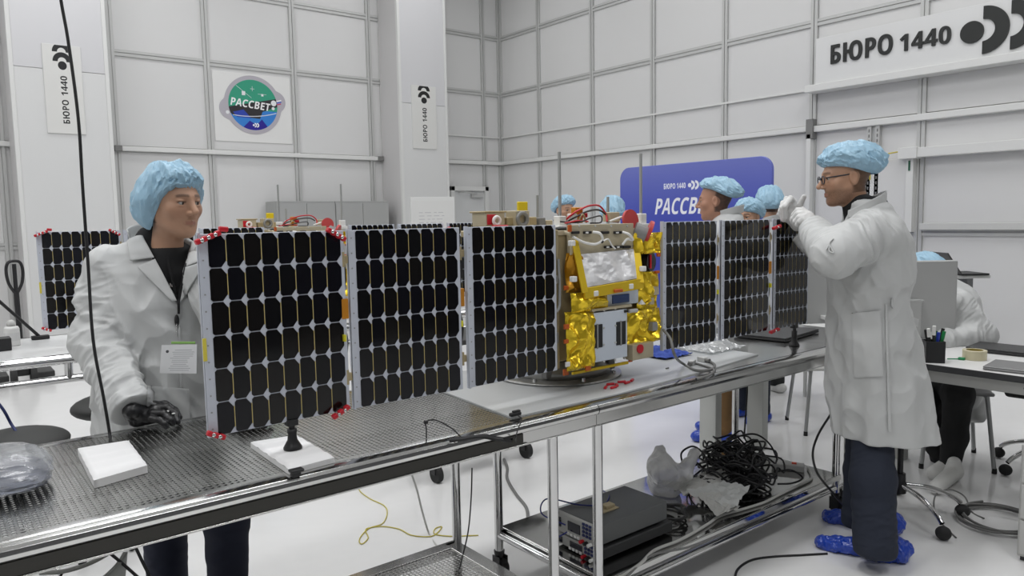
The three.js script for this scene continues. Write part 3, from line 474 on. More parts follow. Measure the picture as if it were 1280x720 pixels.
  ante(700, 190, 277, topz, 0.0065, 0.05); ante(801, 192, 262, topz + 0.02, 0.0065, 0.055); ante(672, 244, 275, bz1 + 0.08, 0.006); ante(760, 246, 279, bz1 + 0.1, 0.007);
  const blk = (name, u0, v0, u1, z, dz, m) => { const a = D(u0, v0, z), b = D(u1, v0, z); return mesh(name, rspan(Math.max(a.x, bx0), Math.max(b.x, bx0 + 0.03), by1 - 0.006, a.y, z - dz, z, 0.004), m, o); };
  // instruments seen over the third panel stand at the rear of the deck
  const rz = bz1 + 0.16, rx = u => onZ(u, 275, rz).x, rb = (name, u0, u1, v0, v1, d, m, z = rz) => { const a = onZ(u0, v1, z), b = onZ(u1, v0, z); return mesh(name, rspan(a.x, b.x, Math.max(a.y, by1 - 0.006), b.y, z - d, z, 0.004), m, o); };
  rb('gold_box', 634, 671, 271, 282, 0.08, beige); rb('instrument_box', 608, 631, 265, 283, 0.10, beigeLight); rb('red_cover_plate', 609.5, 620, 268, 281, 0.004, redPlastic, rz + 0.006); rb('box_lid', 606, 634, 263.5, 266, 0.11, beige, rz + 0.004);
  rb('yellow_flag_plate', 648, 660, 252, 264, 0.012, M([0.72, 0.55, 0.01], 0.45)); rb('instrument_head', 645, 662, 263, 283, 0.07, beigeLight, rz + 0.02); { const a = onZ(653, 274, rz + 0.03); mesh('lens_ring', T(new THREE.TorusGeometry(0.025, 0.009, 8, 20), a.x, a.y, a.z), aluDark, o); const c = onZ(621, 276, rz + 0.02); mesh('lens_ring', T(new THREE.TorusGeometry(0.016, 0.007, 8, 18), c.x, c.y, c.z), whitePlastic, o); }
  rb('small_block', 674, 682, 272, 282, 0.04, aluDark); rb('small_block', 683, 691, 275, 282, 0.05, beigeLight); rb('red_strap', 618, 636, 281, 284, 0.02, redPlastic, rz + 0.05);
  mesh('rear_deck', rspan(rx(600), bx0 + 0.02, by1 - 0.03, by1 - 0.006, bz1 + 0.02, rz + 0.06, 0.004), beige, o);
  // wiring over the body
  rb('orange_connector', 720, 729, 259, 279, 0.03, kapton, topz); rb('red_connector', 728, 735, 266, 272, 0.03, redPlastic, topz + 0.02); rb('white_block', 715, 722, 267, 278, 0.03, whitePlastic, topz + 0.03); rb('gold_block', 762, 775, 265, 277, 0.04, beigeLight, topz);
  const W = (pts, m, r = 0.0035) => mesh('deck_wire', tube(pts.map(([u, v, dz]) => onZ(u, v, topz + dz)), r), m, o);
  W([[705, 277, 0], [715, 268, 0.03], [727, 261, 0.02], [738, 257, 0], [750, 258, -0.02], [757, 267, -0.02], [759, 277, 0]], redPlastic, 0.004); W([[707, 278, 0.03], [720, 271, 0.05], [735, 264, 0.03], [750, 263, 0], [757, 268, 0]], blackPlastic, 0.004); W([[700, 277, 0.04], [722, 278, 0.08], [740, 272, 0.07], [752, 271, 0.05], [752, 277, 0.05], [738, 279, 0.06]], blackPlastic, 0.003); W([[706, 279, 0.06], [722, 276, 0.08], [735, 277, 0.05]], redPlastic, 0.003); W([[762, 277, 0.06], [775, 272, 0.07], [781, 271, 0.05]], whitePlastic, 0.005); W([[722, 279, 0.05], [728, 268, 0.05], [733, 278, 0.04]], beige, 0.004);
  { const a = onZ(702, 281, topz + 0.08); mesh('black_lens_cap', sphere(0.032, a.x, by1 + 0.002, a.z, 1, 0.28, 0.7), blackPlastic, o); }
  return o;
}
const craftA = spacecraft('foil-wrapped spacecraft with solar wings on the antistatic sheet');
const craftB = craftA.clone(); craftB.name = numbered('spacecraft'); craftB.position.set(-0.06, 0, -2.72); scene.add(craftB);
craftB.userData = { label: 'second spacecraft with solar wings on the rear row table', category: 'satellite' };
// round handling fixtures between tables and spacecraft
function fixture(label, x, z, y0) {
  const o = thing('mounting_ring', label, 'fixture', V(x, y0, z));
  mesh('base_ring', lathe([[0.02, 0], [0.268, 0], [0.272, 0.004], [0.272, 0.010], [0.25, 0.016], [0.235, 0.018], [0.02, 0.018]], 56), M([0.42, 0.42, 0.41], 0.35, 0.7), o);
  mesh('ring_wall', lathe([[0.20, 0.018], [0.232, 0.018], [0.225, 0.045], [0.212, 0.060], [0.205, 0.085], [0.19, 0.085]], 56), M([0.34, 0.34, 0.33], 0.35, 0.7), o);
  for (let i = 0; i < 8; i++) { const a = i / 8 * Math.PI * 2 + 0.3; mesh('bolt', cyl(Math.cos(a) * 0.252, 0.012, Math.sin(a) * 0.252, 0.009, 0.014, 0.008, 8), steel, o); }
  for (let i = 0; i < 4; i++) { const a = i / 4 * Math.PI * 2 + 0.9; mesh('lock_block', T(rbox(0.035, 0.05, 0.03, 0, 0, 0, 0.004), Math.cos(a) * 0.225, 0.05, Math.sin(a) * 0.225), aluDark, o); }
}
{ const cx = (onZ(697, 400, PZ).x + onZ(823, 400, PZ).x) / 2; fixture('round grey metal mounting ring under the foil-wrapped spacecraft', cx + 0.0, PZ - 0.32, TY + 0.005); fixture('round grey metal mounting ring under the second, rear spacecraft', cx - 0.06, PZ - 3.04, TY); }
// ---------------------------------------------------------------- people: implicit surfaces meshed with surface nets
const smin = (a, b, k) => { const h = Math.max(k - Math.abs(a - b), 0) / k; return Math.min(a, b) - h * h * k * 0.25; };
const smax = (a, b, k) => -smin(-a, -b, k);
const capD = (p, a, b, ra, rb) => { const bx = b.x - a.x, by = b.y - a.y, bz = b.z - a.z, px = p.x - a.x, py = p.y - a.y, pz = p.z - a.z; const L = bx * bx + by * by + bz * bz; let h = L ? (px * bx + py * by + pz * bz) / L : 0; h = h < 0 ? 0 : h > 1 ? 1 : h; const dx = px - bx * h, dy = py - by * h, dz = pz - bz * h; return Math.sqrt(dx * dx + dy * dy + dz * dz) - ra - (rb - ra) * h; };
const ellD = (p, cx, cy, cz, rx, ry, rz) => { const x = p.x - cx, y = p.y - cy, z = p.z - cz; const k0 = Math.hypot(x / rx, y / ry, z / rz), k1 = Math.hypot(x / rx / rx, y / ry / ry, z / rz / rz); return k1 < 1e-9 ? -Math.min(rx, ry, rz) : k0 * (k0 - 1) / k1; };
const chainD = (p, pts, k) => { let d = 1e9; for (let i = 0; i + 1 < pts.length; i++) d = smin(d, capD(p, pts[i][0], pts[i + 1][0], pts[i][1], pts[i + 1][1]), k); return d; };
function stackD(p, rows, round = 0.03) { // rows of [y, cx, cz, rx, rz], bottom to top, elliptic sections
  const n = rows.length; let y = p.y, i = 0; const yc = Math.min(Math.max(y, rows[0][0]), rows[n - 1][0]);
  while (i < n - 2 && yc > rows[i + 1][0]) i++;
  let t = (yc - rows[i][0]) / (rows[i + 1][0] - rows[i][0]); t = t * t * (3 - 2 * t) * 0.6 + t * 0.4; const A = rows[i], B = rows[i + 1], m = j => A[j] + (B[j] - A[j]) * t;
  const x = (p.x - m(1)), z = (p.z - m(2)), rx = m(3), rz = m(4), k0 = Math.hypot(x / rx, z / rz), k1 = Math.hypot(x / rx / rx, z / rz / rz);
  const d = k1 < 1e-9 ? -Math.min(rx, rz) : k0 * (k0 - 1) / k1, e = Math.abs(y - yc);
  const dv = Math.max(rows[0][0] - y, y - rows[n - 1][0]);
  return smax(d, dv, round);
}
function net(sdf, lo, hi, cell, color) { // surface nets in the box lo..hi
  const nx = Math.ceil((hi.x - lo.x) / cell) + 1, ny = Math.ceil((hi.y - lo.y) / cell) + 1, nz = Math.ceil((hi.z - lo.z) / cell) + 1, D = new Float32Array(nx * ny * nz).fill(NaN), p = V();
  const id = (i, j, k) => (k * ny + j) * nx + i, S = 4;
  for (let k = 0; k < nz; k += S) for (let j = 0; j < ny; j += S) for (let i = 0; i < nx; i += S) {
    const ci = Math.min(i + S / 2, nx - 1), cj = Math.min(j + S / 2, ny - 1), ck = Math.min(k + S / 2, nz - 1);
    p.set(lo.x + ci * cell, lo.y + cj * cell, lo.z + ck * cell); const c = sdf(p), far = Math.abs(c) > cell * S * 1.9;
    for (let kk = k; kk < Math.min(k + S, nz); kk++) for (let jj = j; jj < Math.min(j + S, ny); jj++) for (let ii = i; ii < Math.min(i + S, nx); ii++) { if (far) D[id(ii, jj, kk)] = c; else { p.set(lo.x + ii * cell, lo.y + jj * cell, lo.z + kk * cell); D[id(ii, jj, kk)] = sdf(p); } }
  }
  const vid = new Int32Array(nx * ny * nz).fill(-1), pos = [], ix = [];
  const C = [[0, 0, 0], [1, 0, 0], [0, 1, 0], [1, 1, 0], [0, 0, 1], [1, 0, 1], [0, 1, 1], [1, 1, 1]], E = [[0, 1], [2, 3], [4, 5], [6, 7], [0, 2], [1, 3], [4, 6], [5, 7], [0, 4], [1, 5], [2, 6], [3, 7]];
  for (let k = 0; k < nz - 1; k++) for (let j = 0; j < ny - 1; j++) for (let i = 0; i < nx - 1; i++) {
    const v = C.map(c => D[id(i + c[0], j + c[1], k + c[2])]); let neg = 0; for (const q of v) if (q < 0) neg++; if (neg === 0 || neg === 8) continue;
    let x = 0, y = 0, z = 0, n = 0; for (const [a, b] of E) if ((v[a] < 0) !== (v[b] < 0)) { const t = v[a] / (v[a] - v[b]); x += C[a][0] + (C[b][0] - C[a][0]) * t; y += C[a][1] + (C[b][1] - C[a][1]) * t; z += C[a][2] + (C[b][2] - C[a][2]) * t; n++; }
    vid[id(i, j, k)] = pos.length / 3; pos.push(lo.x + (i + x / n) * cell, lo.y + (j + y / n) * cell, lo.z + (k + z / n) * cell);
  }
  const quadF = (a, b, c, d, flip) => { if (a < 0 || b < 0 || c < 0 || d < 0) return; if (flip) ix.push(a, c, b, a, d, c); else ix.push(a, b, c, a, c, d); };
  for (let k = 1; k < nz - 1; k++) for (let j = 1; j < ny - 1; j++) for (let i = 1; i < nx - 1; i++) {
    const s = D[id(i, j, k)] < 0;
    if (s !== (D[id(i + 1, j, k)] < 0)) quadF(vid[id(i, j - 1, k - 1)], vid[id(i, j, k - 1)], vid[id(i, j, k)], vid[id(i, j - 1, k)], !s);
    if (s !== (D[id(i, j + 1, k)] < 0)) quadF(vid[id(i - 1, j, k - 1)], vid[id(i - 1, j, k)], vid[id(i, j, k)], vid[id(i, j, k - 1)], !s);
    if (s !== (D[id(i, j, k + 1)] < 0)) quadF(vid[id(i - 1, j - 1, k)], vid[id(i, j - 1, k)], vid[id(i, j, k)], vid[id(i - 1, j, k)], !s);
  }
  const g = new THREE.BufferGeometry(), N = new Float32Array(pos.length), e = cell * 0.6, q = V();
  for (let i = 0; i < pos.length; i += 3) {
    const f = (x, y, z) => sdf(q.set(pos[i] + x, pos[i + 1] + y, pos[i + 2] + z)); let a = f(e, 0, 0) - f(-e, 0, 0), b = f(0, e, 0) - f(0, -e, 0), c = f(0, 0, e) - f(0, 0, -e); const L = Math.hypot(a, b, c) || 1; N[i] = a / L; N[i + 1] = b / L; N[i + 2] = c / L;
  }
  g.setAttribute('position', new THREE.Float32BufferAttribute(pos, 3)); g.setAttribute('normal', new THREE.BufferAttribute(N, 3));
  if (color) { const col = new Float32Array(pos.length); for (let i = 0; i < pos.length; i += 3) { const c = color(q.set(pos[i], pos[i + 1], pos[i + 2])); col[i] = c[0]; col[i + 1] = c[1]; col[i + 2] = c[2]; } g.setAttribute('color', new THREE.BufferAttribute(col, 3)); }
  g.setIndex(ix); return g;
}
// local frame: z = facing, y = up, x = the person's left
function frame(origin, facing, up = V(0, 1, 0)) {
  const z = facing.clone().normalize(), x = V().crossVectors(up, z).normalize(), y = V().crossVectors(z, x), m = new THREE.Matrix4().makeBasis(x, y, z).setPosition(origin), inv = m.clone().invert();
  return { m, inv, to: (x1, y1, z1) => V(x1, y1, z1).applyMatrix4(m), from: q => q.clone().applyMatrix4(inv), x, y, z };
}
const camX = V(camR.x, 0, camR.z).normalize(), camZ = V(-camF.x, 0, -camF.z).normalize(); // picture right, and towards the camera, on the ground
const dirFrom = (deg, pitch = 0) => camZ.clone().multiplyScalar(Math.cos(deg * Math.PI / 180)).addScaledVector(camX, Math.sin(deg * Math.PI / 180)).add(V(0, pitch, 0)).normalize(); // 0 = to the camera, 90 = picture right, -90 = left
const SKIN = [0.46, 0.265, 0.17];
const skinMat = M([1, 1, 1], 0.5, 0, { vertexColors: true, sheen: 0.1 });
const capMat = M([0.36, 0.58, 0.74], 0.42, 0, { transmission: 0.12, thickness: 0 });
const coatMat = M([0.55, 0.56, 0.555], 0.5, 0, { bumpMap: dataTex(128, (x, y) => 0.5 + 0.5 * Math.sin(x * Math.PI * 64) * Math.sin(y * Math.PI * 64)), bumpScale: 0.0001 });
const jeans = M([0.017, 0.022, 0.038], 0.85), blackCloth = M([0.008, 0.008, 0.009], 0.8), hairDark = M([0.03, 0.02, 0.014], 0.7);
// head in its own frame: centre between the ears, 0.235 m tall
function headSDF(o = {}) {
  const nose = o.nose ?? 1;
  return p => {
    const q = { x: Math.abs(p.x), y: p.y, z: p.z };
    let d = ellD(p, 0, 0.035, -0.012, 0.076, 0.09, 0.097);
    d = smin(d, ellD(p, 0, -0.035, 0.028, 0.061, 0.082, 0.064), 0.04);
    d = smin(d, capD(q, V(0.05, -0.052, -0.008), V(0.014, -0.098, 0.06), 0.02, 0.017), 0.035);
    d = smin(d, ellD(q, 0.046, -0.022, 0.056, 0.02, 0.018, 0.018), 0.03);
    d = smin(d, capD(q, V(0.008, 0.024, 0.0855), V(0.043, 0.022, 0.066), 0.0085, 0.008), 0.02);
    d = smax(d, -ellD(q, 0.031, 0.002, 0.101, 0.017, 0.0125, 0.021), 0.014);
    d = smin(d, ellD(q, 0.031, 0.0105, 0.0775, 0.0165, 0.0055, 0.011), 0.006); d = smin(d, ellD(q, 0.031, -0.0075, 0.076, 0.0155, 0.0045, 0.0105), 0.006);
    d = smin(d, capD(p, V(0, 0.014, 0.087), V(0, -0.028, 0.108 + 0.006 * nose), 0.0075, 0.0115), 0.016);
    d = smin(d, ellD(q, 0.011, -0.033, 0.098, 0.0085, 0.007, 0.01), 0.008);
    d = smin(d, capD(q, V(0, -0.0620, 0.0915), V(0.022, -0.0655, 0.081), 0.0050, 0.003), 0.006);
    d = smin(d, capD(q, V(0, -0.0722, 0.0905), V(0.019, -0.0688, 0.081), 0.0058, 0.003), 0.006);
    d = smax(d, -capD(q, V(0, -0.0668, 0.1025), V(0.021, -0.0665, 0.09), 0.0024, 0.002), 0.004);
    d = smin(d, ellD(p, 0, -0.101, 0.071, 0.018, 0.015, 0.014), 0.02);
    // ears
    let e = ellD(q, 0.08, -0.006, -0.012, 0.0085, 0.031, 0.019); e = smax(e, -ellD(q, 0.09, -0.003, -0.008, 0.008, 0.018, 0.010), 0.006); d = smin(d, e, 0.01);
    d = smin(d, capD(p, V(0, -0.05, -0.025), V(0, -0.20, -0.045), 0.049, 0.056), 0.03);
    return d;
  };
}
function headColor(o) {
  const hair = o.hair || [0.03, 0.02, 0.014], S = o.skin || SKIN;
  return p => {
    const ax = Math.abs(p.x); let c = [...S]; const mix = (t, k) => { c = c.map((v, i) => v + (t[i] - v) * k); };
    mix([S[0] * 0.98, S[1] * 0.86, S[2] * 0.84], 0.5 * sm(0.035, 0.01, Math.hypot(ax - 0.042, p.y + 0.03, (p.z - 0.065))));
    const lip = sm(0.0085, 0.004, Math.abs(p.y + 0.067)) * sm(0.024, 0.017, ax) * sm(0.076, 0.082, p.z); mix([0.30, 0.115, 0.085], lip * 0.75);
    const by = 0.0245 + 0.004 * Math.sin(ax * 60); mix(hair, 0.8 * sm(0.0065, 0.003, Math.abs(p.y - by)) * sm(0.009, 0.013, ax) * sm(0.054, 0.046, ax) * sm(0.05, 0.06, p.z));
    const lash = sm(0.0042, 0.002, Math.abs(p.y - 0.0052)) * sm(0.016, 0.012, Math.abs(ax - 0.031)) * sm(0.06, 0.07, p.z); mix([0.05, 0.03, 0.025], lash * 0.8);
    if (o.beard) { const jaw = sm(-0.038, -0.06, p.y) * sm(-0.03, 0.01, p.z) * (1 - lip) * sm(-0.125, -0.112, p.y); const st = 0.6 + 0.4 * N3(p.x * 300, p.y * 300, p.z * 300); mix([0.16, 0.085, 0.05], o.beard * jaw * (0.35 + 0.65 * st)); }
    // short hair below the cap: sides and nape
    const hz = sm(0.004, -0.012, p.z + 0.25 * Math.max(0, p.y)) * sm(-0.085, -0.07, p.y) * (p.y > -0.07 ? 1 : 0) * (ax < 0.0765 || p.z < -0.04 ? 1 : 0);
    mix(hair, 0.92 * hz * sm(0.03, 0.034, Math.hypot(ax - 0.08, p.y + 0.006, p.z + 0.012)));
    mix([S[0] * 0.9, S[1] * 0.8, S[2] * 0.78], 0.3 * (0.5 + 0.5 * N3(p.x * 60, p.y * 60, p.z * 60)));
    return c;
  };
}
const eyeW = M([0.45, 0.42, 0.39], 0.2), eyeI = M([0.05, 0.035, 0.025], 0.1);
function addHead(person, fr, o = {}, cell = 0.003) {
  const g = net(headSDF(o), V(-0.1, -0.24, -0.125), V(0.1, 0.14, 0.135), cell, headColor(o)); g.applyMatrix4(fr.m); // becomes part of the body mesh
  for (const s of [-1, 1]) { const e = mesh('eye', sphere(0.0122, s * 0.031, 0.002, 0.0735, 1, 1, 1, 16, 12), eyeW, person); e.applyMatrix4(fr.m); const b = mesh('iris', sphere(0.0062, s * 0.031 + (o.gaze || 0), 0.002, 0.0825, 1, 1, 0.6, 12, 8), eyeI, e); }
  return g;
}
function bouffant(fr, o = {}) {
  const front = o.front ?? 0.045, back = o.back ?? -0.075, topY = o.top ?? 0.142, bx = o.bx ?? 0.104, bz = o.bz ?? 0.122, cz = o.cz ?? -0.018, sd = o.seed ?? 1;
  const prof = new THREE.CatmullRomCurve3([V(0, 1, 0), V(0.28, 0.985, 0), V(0.62, 0.86, 0), V(0.88, 0.62, 0), V(1.0, 0.34, 0), V(0.985, 0.16, 0), V(0.90, 0.04, 0), V(0.83, 0, 0)]);
  const rd = (x, y, z) => 1 - 2 * Math.abs(N3(x, y, z));
  const nu = o.nu ?? 120, nv = o.nv ?? 44;
  const g = grid((u, v) => {
    const a = u * Math.PI * 2, ca = Math.cos(a), sa = Math.sin(a), w = Math.min(1, (1 - ca) / 2 * (o.low ?? 1)), yr = front + (back - front) * (w * w * (3 - 2 * w)); const P = prof.getPoint(v);
    const rimW = sm(0.55, 0.95, v), bodyW = sm(0.05, 0.3, v) * (1 - 0.6 * rimW);
    let r = P.x * (1 - (o.tuck ?? 0.16) * w * sm(0.6, 1, v)); const pleat = Math.sin(a * 30 + 4 * N3(ca * 2, sa * 2, sd)) * 0.5 + 0.5 * N3(ca * 9, sa * 9, sd + 3);
    r *= 1 + rimW * (1 - sm(0.97, 1, v)) * 0.06 * pleat + bodyW * (0.10 * rd(ca * 1.6 + sd, sa * 1.6, v * 2.6) + 0.08 * rd(ca * 3.6 + sd, sa * 3.6, v * 6) + 0.05 * rd(ca * 8 + sd, sa * 8, v * 11)) - bodyW * 0.10;
    const bulge = 1 + (o.sag ?? 0.1) * w * sm(0.2, 0.6, v);
    let y = yr + (topY - yr) * P.y + sm(0.0, 0.2, v) * (1 - rimW) * (0.010 * rd(ca * P.x * 3, sa * P.x * 3 + sd, v * 2) + 0.006 * rd(ca * P.x * 8, sa * P.x * 8 + sd, v)) + (1 - rimW) * 0.01 * N3(ca * P.x * 3 + sd, sa * P.x * 3, 2) - (o.drop ?? 0.02) * w * (1 - rimW) * P.x;
    return V(sa * bx * r * bulge, y, cz + ca * bz * r * bulge);
  }, nu, nv);
  g.applyMatrix4(fr.m); return toCreasedNormals(g, 0.55);
}
// folds of cloth: sharp creases from ridged noise, and oblique rings along a sleeve
const rdg = (x, y, z) => { const n = 1 - 2.2 * Math.abs(N3(x, y, z)); return n; };
const fold = (p, s, amp, f = 8) => amp * (rdg(p.x * f + s, p.y * f * 0.55 + p.x * f * 0.4, p.z * f - s) * 0.65 + rdg(p.x * f * 2.1 - s, p.y * f * 1.3 + s, p.z * f * 2.1) * 0.35);
function sleeveD(p, a, b, ra, rb, s, amp, freq) {
  const bx = b.x - a.x, by = b.y - a.y, bz = b.z - a.z, L2 = bx * bx + by * by + bz * bz; let h = ((p.x - a.x) * bx + (p.y - a.y) * by + (p.z - a.z) * bz) / L2; h = Math.min(1, Math.max(0, h));
  const d = Math.hypot(p.x - a.x - bx * h, p.y - a.y - by * h, p.z - a.z - bz * h) - ra - (rb - ra) * h; if (d > 0.08) return d;
  const L = Math.sqrt(L2), t = h * L, n = N3(p.x * 5 + s, p.y * 5, p.z * 5), q = (p.x + p.z) * 3.2 + s;
  return d - amp * (0.5 * rdg(t * 9 + n * 0.9, q, s) + 0.85 * rdg(t * 19 + n * 2.2, q * 1.7, s + 3) * Math.max(0.1, 0.55 + 1.2 * n) + 0.32 * rdg(t * 36 + q, q * 2.5, s + 7));
}
// stand or fold-over collar: a band round the neck, open at the front
function collarBand(fr, cz, y0, rx, rz, h, open, flare, slope) {
  return grid((u, v) => { const a = (open + (360 - 2 * open) * u) * Math.PI / 180, w = (1 - Math.cos(a)) / 2; const r = 1 + flare * v + 0.02 * N3(u * 5, v * 2, 3); return fr.to(Math.sin(a) * rx * r, y0 + slope * w + h * v * (0.65 + 0.35 * w), cz + Math.cos(a) * rz * r); }, 48, 6, 0.004);
}
// point where the photograph's ray meets an implicit surface: used to lay pockets, lapels and badges on cloth
function hit(sdf, u, v, near = 1, far = 8) { const d = ray(u, v), L = d.length(); let t = near; const p = V(); for (let i = 0; i < 200; i++) { p.copy(EYE).addScaledVector(d, t); const s = sdf(p); if (s < 0.0008) return p; t += Math.max(0.0006, s * 0.7) / L; if (t > far) return null; } return p; }
function drape(sdf, quad, n, m, lift, thick) { // quad of pixels: tl, tr, br, bl
  const B = (u, v) => { const t = quad[0].map((c, k) => c + (quad[1][k] - c) * u), b = quad[3].map((c, k) => c + (quad[2][k] - c) * u); return t.map((c, k) => c + (b[k] - c) * v); };
  let last = null; return grid((u, v) => { const [x, y] = B(u, v), h = hit(sdf, x, y); if (h) last = h.clone(); const p = (h || last || at(x, y, 3)).clone(); return p.addScaledVector(ray(x, y).normalize(), -lift); }, n, m, thick);
}
function bounds(pts, pad) { const b = new THREE.Box3().setFromPoints(pts); b.expandByScalar(pad); return [b.min, b.max]; }
function handSDF(palm, fingers, k = 0.012) { return p => { let d = 1e9; for (const [a, b, ra, rb] of palm) d = smin(d, capD(p, a, b, ra, rb), 0.022); let f = 1e9; for (const c of fingers) { const e = chainD(p, c, 0.004); f = Math.min(f, e); } return smin(d, f, k * 0.8); }; }
// ---------------------------------------------------------------- the man behind the perforated table
const blueFilm = M([0.012, 0.055, 0.42], 0.28, 0, { clearcoat: 0.3 });
const gloveBlack = M([0.012, 0.012, 0.013], 0.38), gloveWhite = M([0.70, 0.70, 0.69], 0.85);
const sf = q => { const o = fr => p => q(V().copy(p).applyMatrix4(fr.inv)); return o; };
{
  const o = thing('person', 'person in white coat and blue cap resting a black glove on the perforated table', 'person');
  const fr = frame(V(0.685, 0, -2.93), dirFrom(14));
  const hf = frame(at(217, 254, 2.65), dirFrom(62, -0.05));
  const rows = [[0.60, 0.01, -0.01, 0.245, 0.185], [0.85, 0, 0, 0.235, 0.165], [1.06, 0, 0.005, 0.212, 0.145], [1.24, 0, 0.005, 0.222, 0.142], [1.36, 0, -0.01, 0.215, 0.125], [1.43, 0, -0.02, 0.165, 0.10], [1.475, 0, -0.03, 0.10, 0.085], [1.50, 0, -0.035, 0.078, 0.075]];
  const A = [at(133, 338, 2.68), at(125, 428, 2.60), at(163, 514, 2.43)], A2 = [at(262, 338, 2.62), at(292, 428, 2.60), at(305, 508, 2.50)];
  const lp = V(), coatX = (p, open) => {
    lp.copy(p).applyMatrix4(fr.inv);
    let d = stackD(lp, rows, 0.04); d = smin(d, capD(lp, V(-0.165, 1.385, -0.015), V(0.165, 1.385, -0.015), 0.062, 0.062), 0.05);
    let a = sleeveD(p, A[0], A[1], 0.076, 0.062, 2, 0.015, 24); a = smin(a, sleeveD(p, A[1], A[2], 0.064, 0.05, 6, 0.014, 26), 0.03); d = smin(d, a, 0.025);
    let b = smin(capD(p, A2[0], A2[1], 0.078, 0.066), capD(p, A2[1], A2[2], 0.066, 0.052), 0.03); d = smin(d, b, 0.03);
    if (d < 0.05) d -= fold(lp, 3, 0.024, 6) * (0.35 + 0.65 * sm(1.42, 1.2, lp.y)) + 0.007 * rdg(lp.x * 12 + lp.y * 7, lp.y * 4 - lp.x * 3, lp.z * 12) * sm(1.46, 1.36, lp.y) - 0.003; d = smax(d, 0.60 - lp.y, 0.006);
    if (open) { const s1 = side(VA, VB), s2 = side(VB, VC); d = smax(d, -Math.max(s1, s2, -lp.z - 0.01), 0.004); }
    // cuff cut
    const ax = A[2].clone().sub(A[1]).normalize(); const cut = (p.x - A[2].x) * ax.x + (p.y - A[2].y) * ax.y + (p.z - A[2].z) * ax.z; if (p.distanceTo(A[2]) < 0.12) d = smax(d, cut - 0.004, 0.006);
    return d;
  };
  const shell = p => coatX(p, false), VA = fr.from(hit(shell, 178, 296)), VB = fr.from(hit(shell, 222.5, 380)), VC = fr.from(hit(shell, 238, 306)); // neckline corners
  const side = (a, b) => { const dx = b.x - a.x, dy = b.y - a.y, L = Math.hypot(dx, dy); return ((lp.x - a.x) * dy - (lp.y - a.y) * dx) / L * -1 * SGN; };
  const SGN = (() => { const cx = (VA.x + VB.x + VC.x) / 3, cy = (VA.y + VB.y + VC.y) / 3, dx = VB.x - VA.x, dy = VB.y - VA.y; return ((cx - VA.x) * dy - (cy - VA.y) * dx) * -1 < 0 ? 1 : -1; })();
  const coat = p => coatX(p, true);
  const shirtRows = rows.slice(2).map(r => [r[0], r[1], r[2], r[3] - 0.028, r[4] - 0.022]); shirtRows[shirtRows.length - 1] = [1.525, 0.01, -0.025, 0.068, 0.068]; shirtRows[shirtRows.length - 2] = [1.475, 0, -0.03, 0.084, 0.076];
  const shirt = p => { lp.copy(p).applyMatrix4(fr.inv); const t = stackD(lp, shirtRows, 0.02) - fold(lp, 8, 0.003, 12); lp.copy(p).applyMatrix4(hf.inv); return smin(t, capD(lp, V(0, -0.185, -0.038), V(0, -0.25, -0.05), 0.060, 0.075), 0.02); };
  const [lo, hi] = bounds([...A, ...A2, fr.to(-0.25, 0.6, -0.2), fr.to(0.25, 1.55, 0.2), fr.to(0.25, 0.6, -0.2), fr.to(-0.25, 1.5, 0.2)], 0.12);
  mesh('coat', net(coat, lo, hi, 0.0065), coatMat, o);
  mesh('shirt', net(shirt, fr.to(0, 1.3, 0).sub(V(0.3, 0.26, 0.3)), fr.to(0, 1.3, 0).add(V(0.3, 0.24, 0.3)), 0.009), blackCloth, o);
  // collar and lapels laid on the coat
  const lap = (q, l = 0.008) => mesh('lapel', drape(shell, q, 10, 14, l, 0.004), coatMat, o);
  lap([[159, 302], [175, 289], [193, 322], [163, 326]], 0.012); lap([[172, 334], [194, 324], [221, 376], [214, 376]]); lap([[239, 304], [255, 298], [258, 324], [234, 333]], 0.010); lap([[233, 334], [258, 326], [229, 374], [225, 378]]);
  mesh('collar', collarBand(fr, -0.032, 1.462, 0.098, 0.09, 0.052, 62, 0.06, 0.03), coatMat, o);
  mesh('placket', drape(coat, [[222, 374], [224.5, 374], [228, 520], [225.5, 520]], 1, 30, 0.004, 0.003), coatMat, o);
  mesh('pocket', drape(coat, [[184, 482], [236, 486], [238, 530], [183, 527]], 14, 12, 0.005, 0.003), coatMat, o);
  // lanyard and badge
  mesh('lanyard', [drape(p => Math.min(coat(p), shirt(p)), [[207, 322], [210, 320], [223, 374], [220, 376]], 1, 14, 0.010, 0.002), drape(p => Math.min(coat(p), shirt(p)), [[233, 322], [236, 323], [225, 375], [222, 375]], 1, 14, 0.010, 0.002), drape(coat, [[221, 374], [225, 374], [225, 392], [222, 392]], 1, 6, 0.012, 0.003)], blackCloth, o);
  { const c = hit(coat, 223, 400); c.addScaledVector(camZ, 0.012); mesh('badge_reel', sphere(0.011, c.x, c.y, c.z, 0.75, 1.9, 0.6), blackPlastic, o); const e = hit(coat, 223, 420).addScaledVector(camZ, 0.014); mesh('badge_clip', rod(c, e, 0.0015), chrome, o); }
  const bt = canvasTex(320, 270, (x, w, h) => { x.fillStyle = '#d9dadb'; x.fillRect(0, 0, w, h); x.fillStyle = '#46484c'; x.beginPath(); x.arc(56, 62, 14, 0, 7); x.fill(); x.fillStyle = '#9a9ca0'; let q = 5; for (let i = 0; i < 11; i++) { q = (q * 31 + 7) % 53; const L = i < 4 ? 150 + q : 110 + q * 2; x.fillRect(170 - L / 2 + (i < 4 ? 30 : 0), 48 + i * 19, L, 5); } });
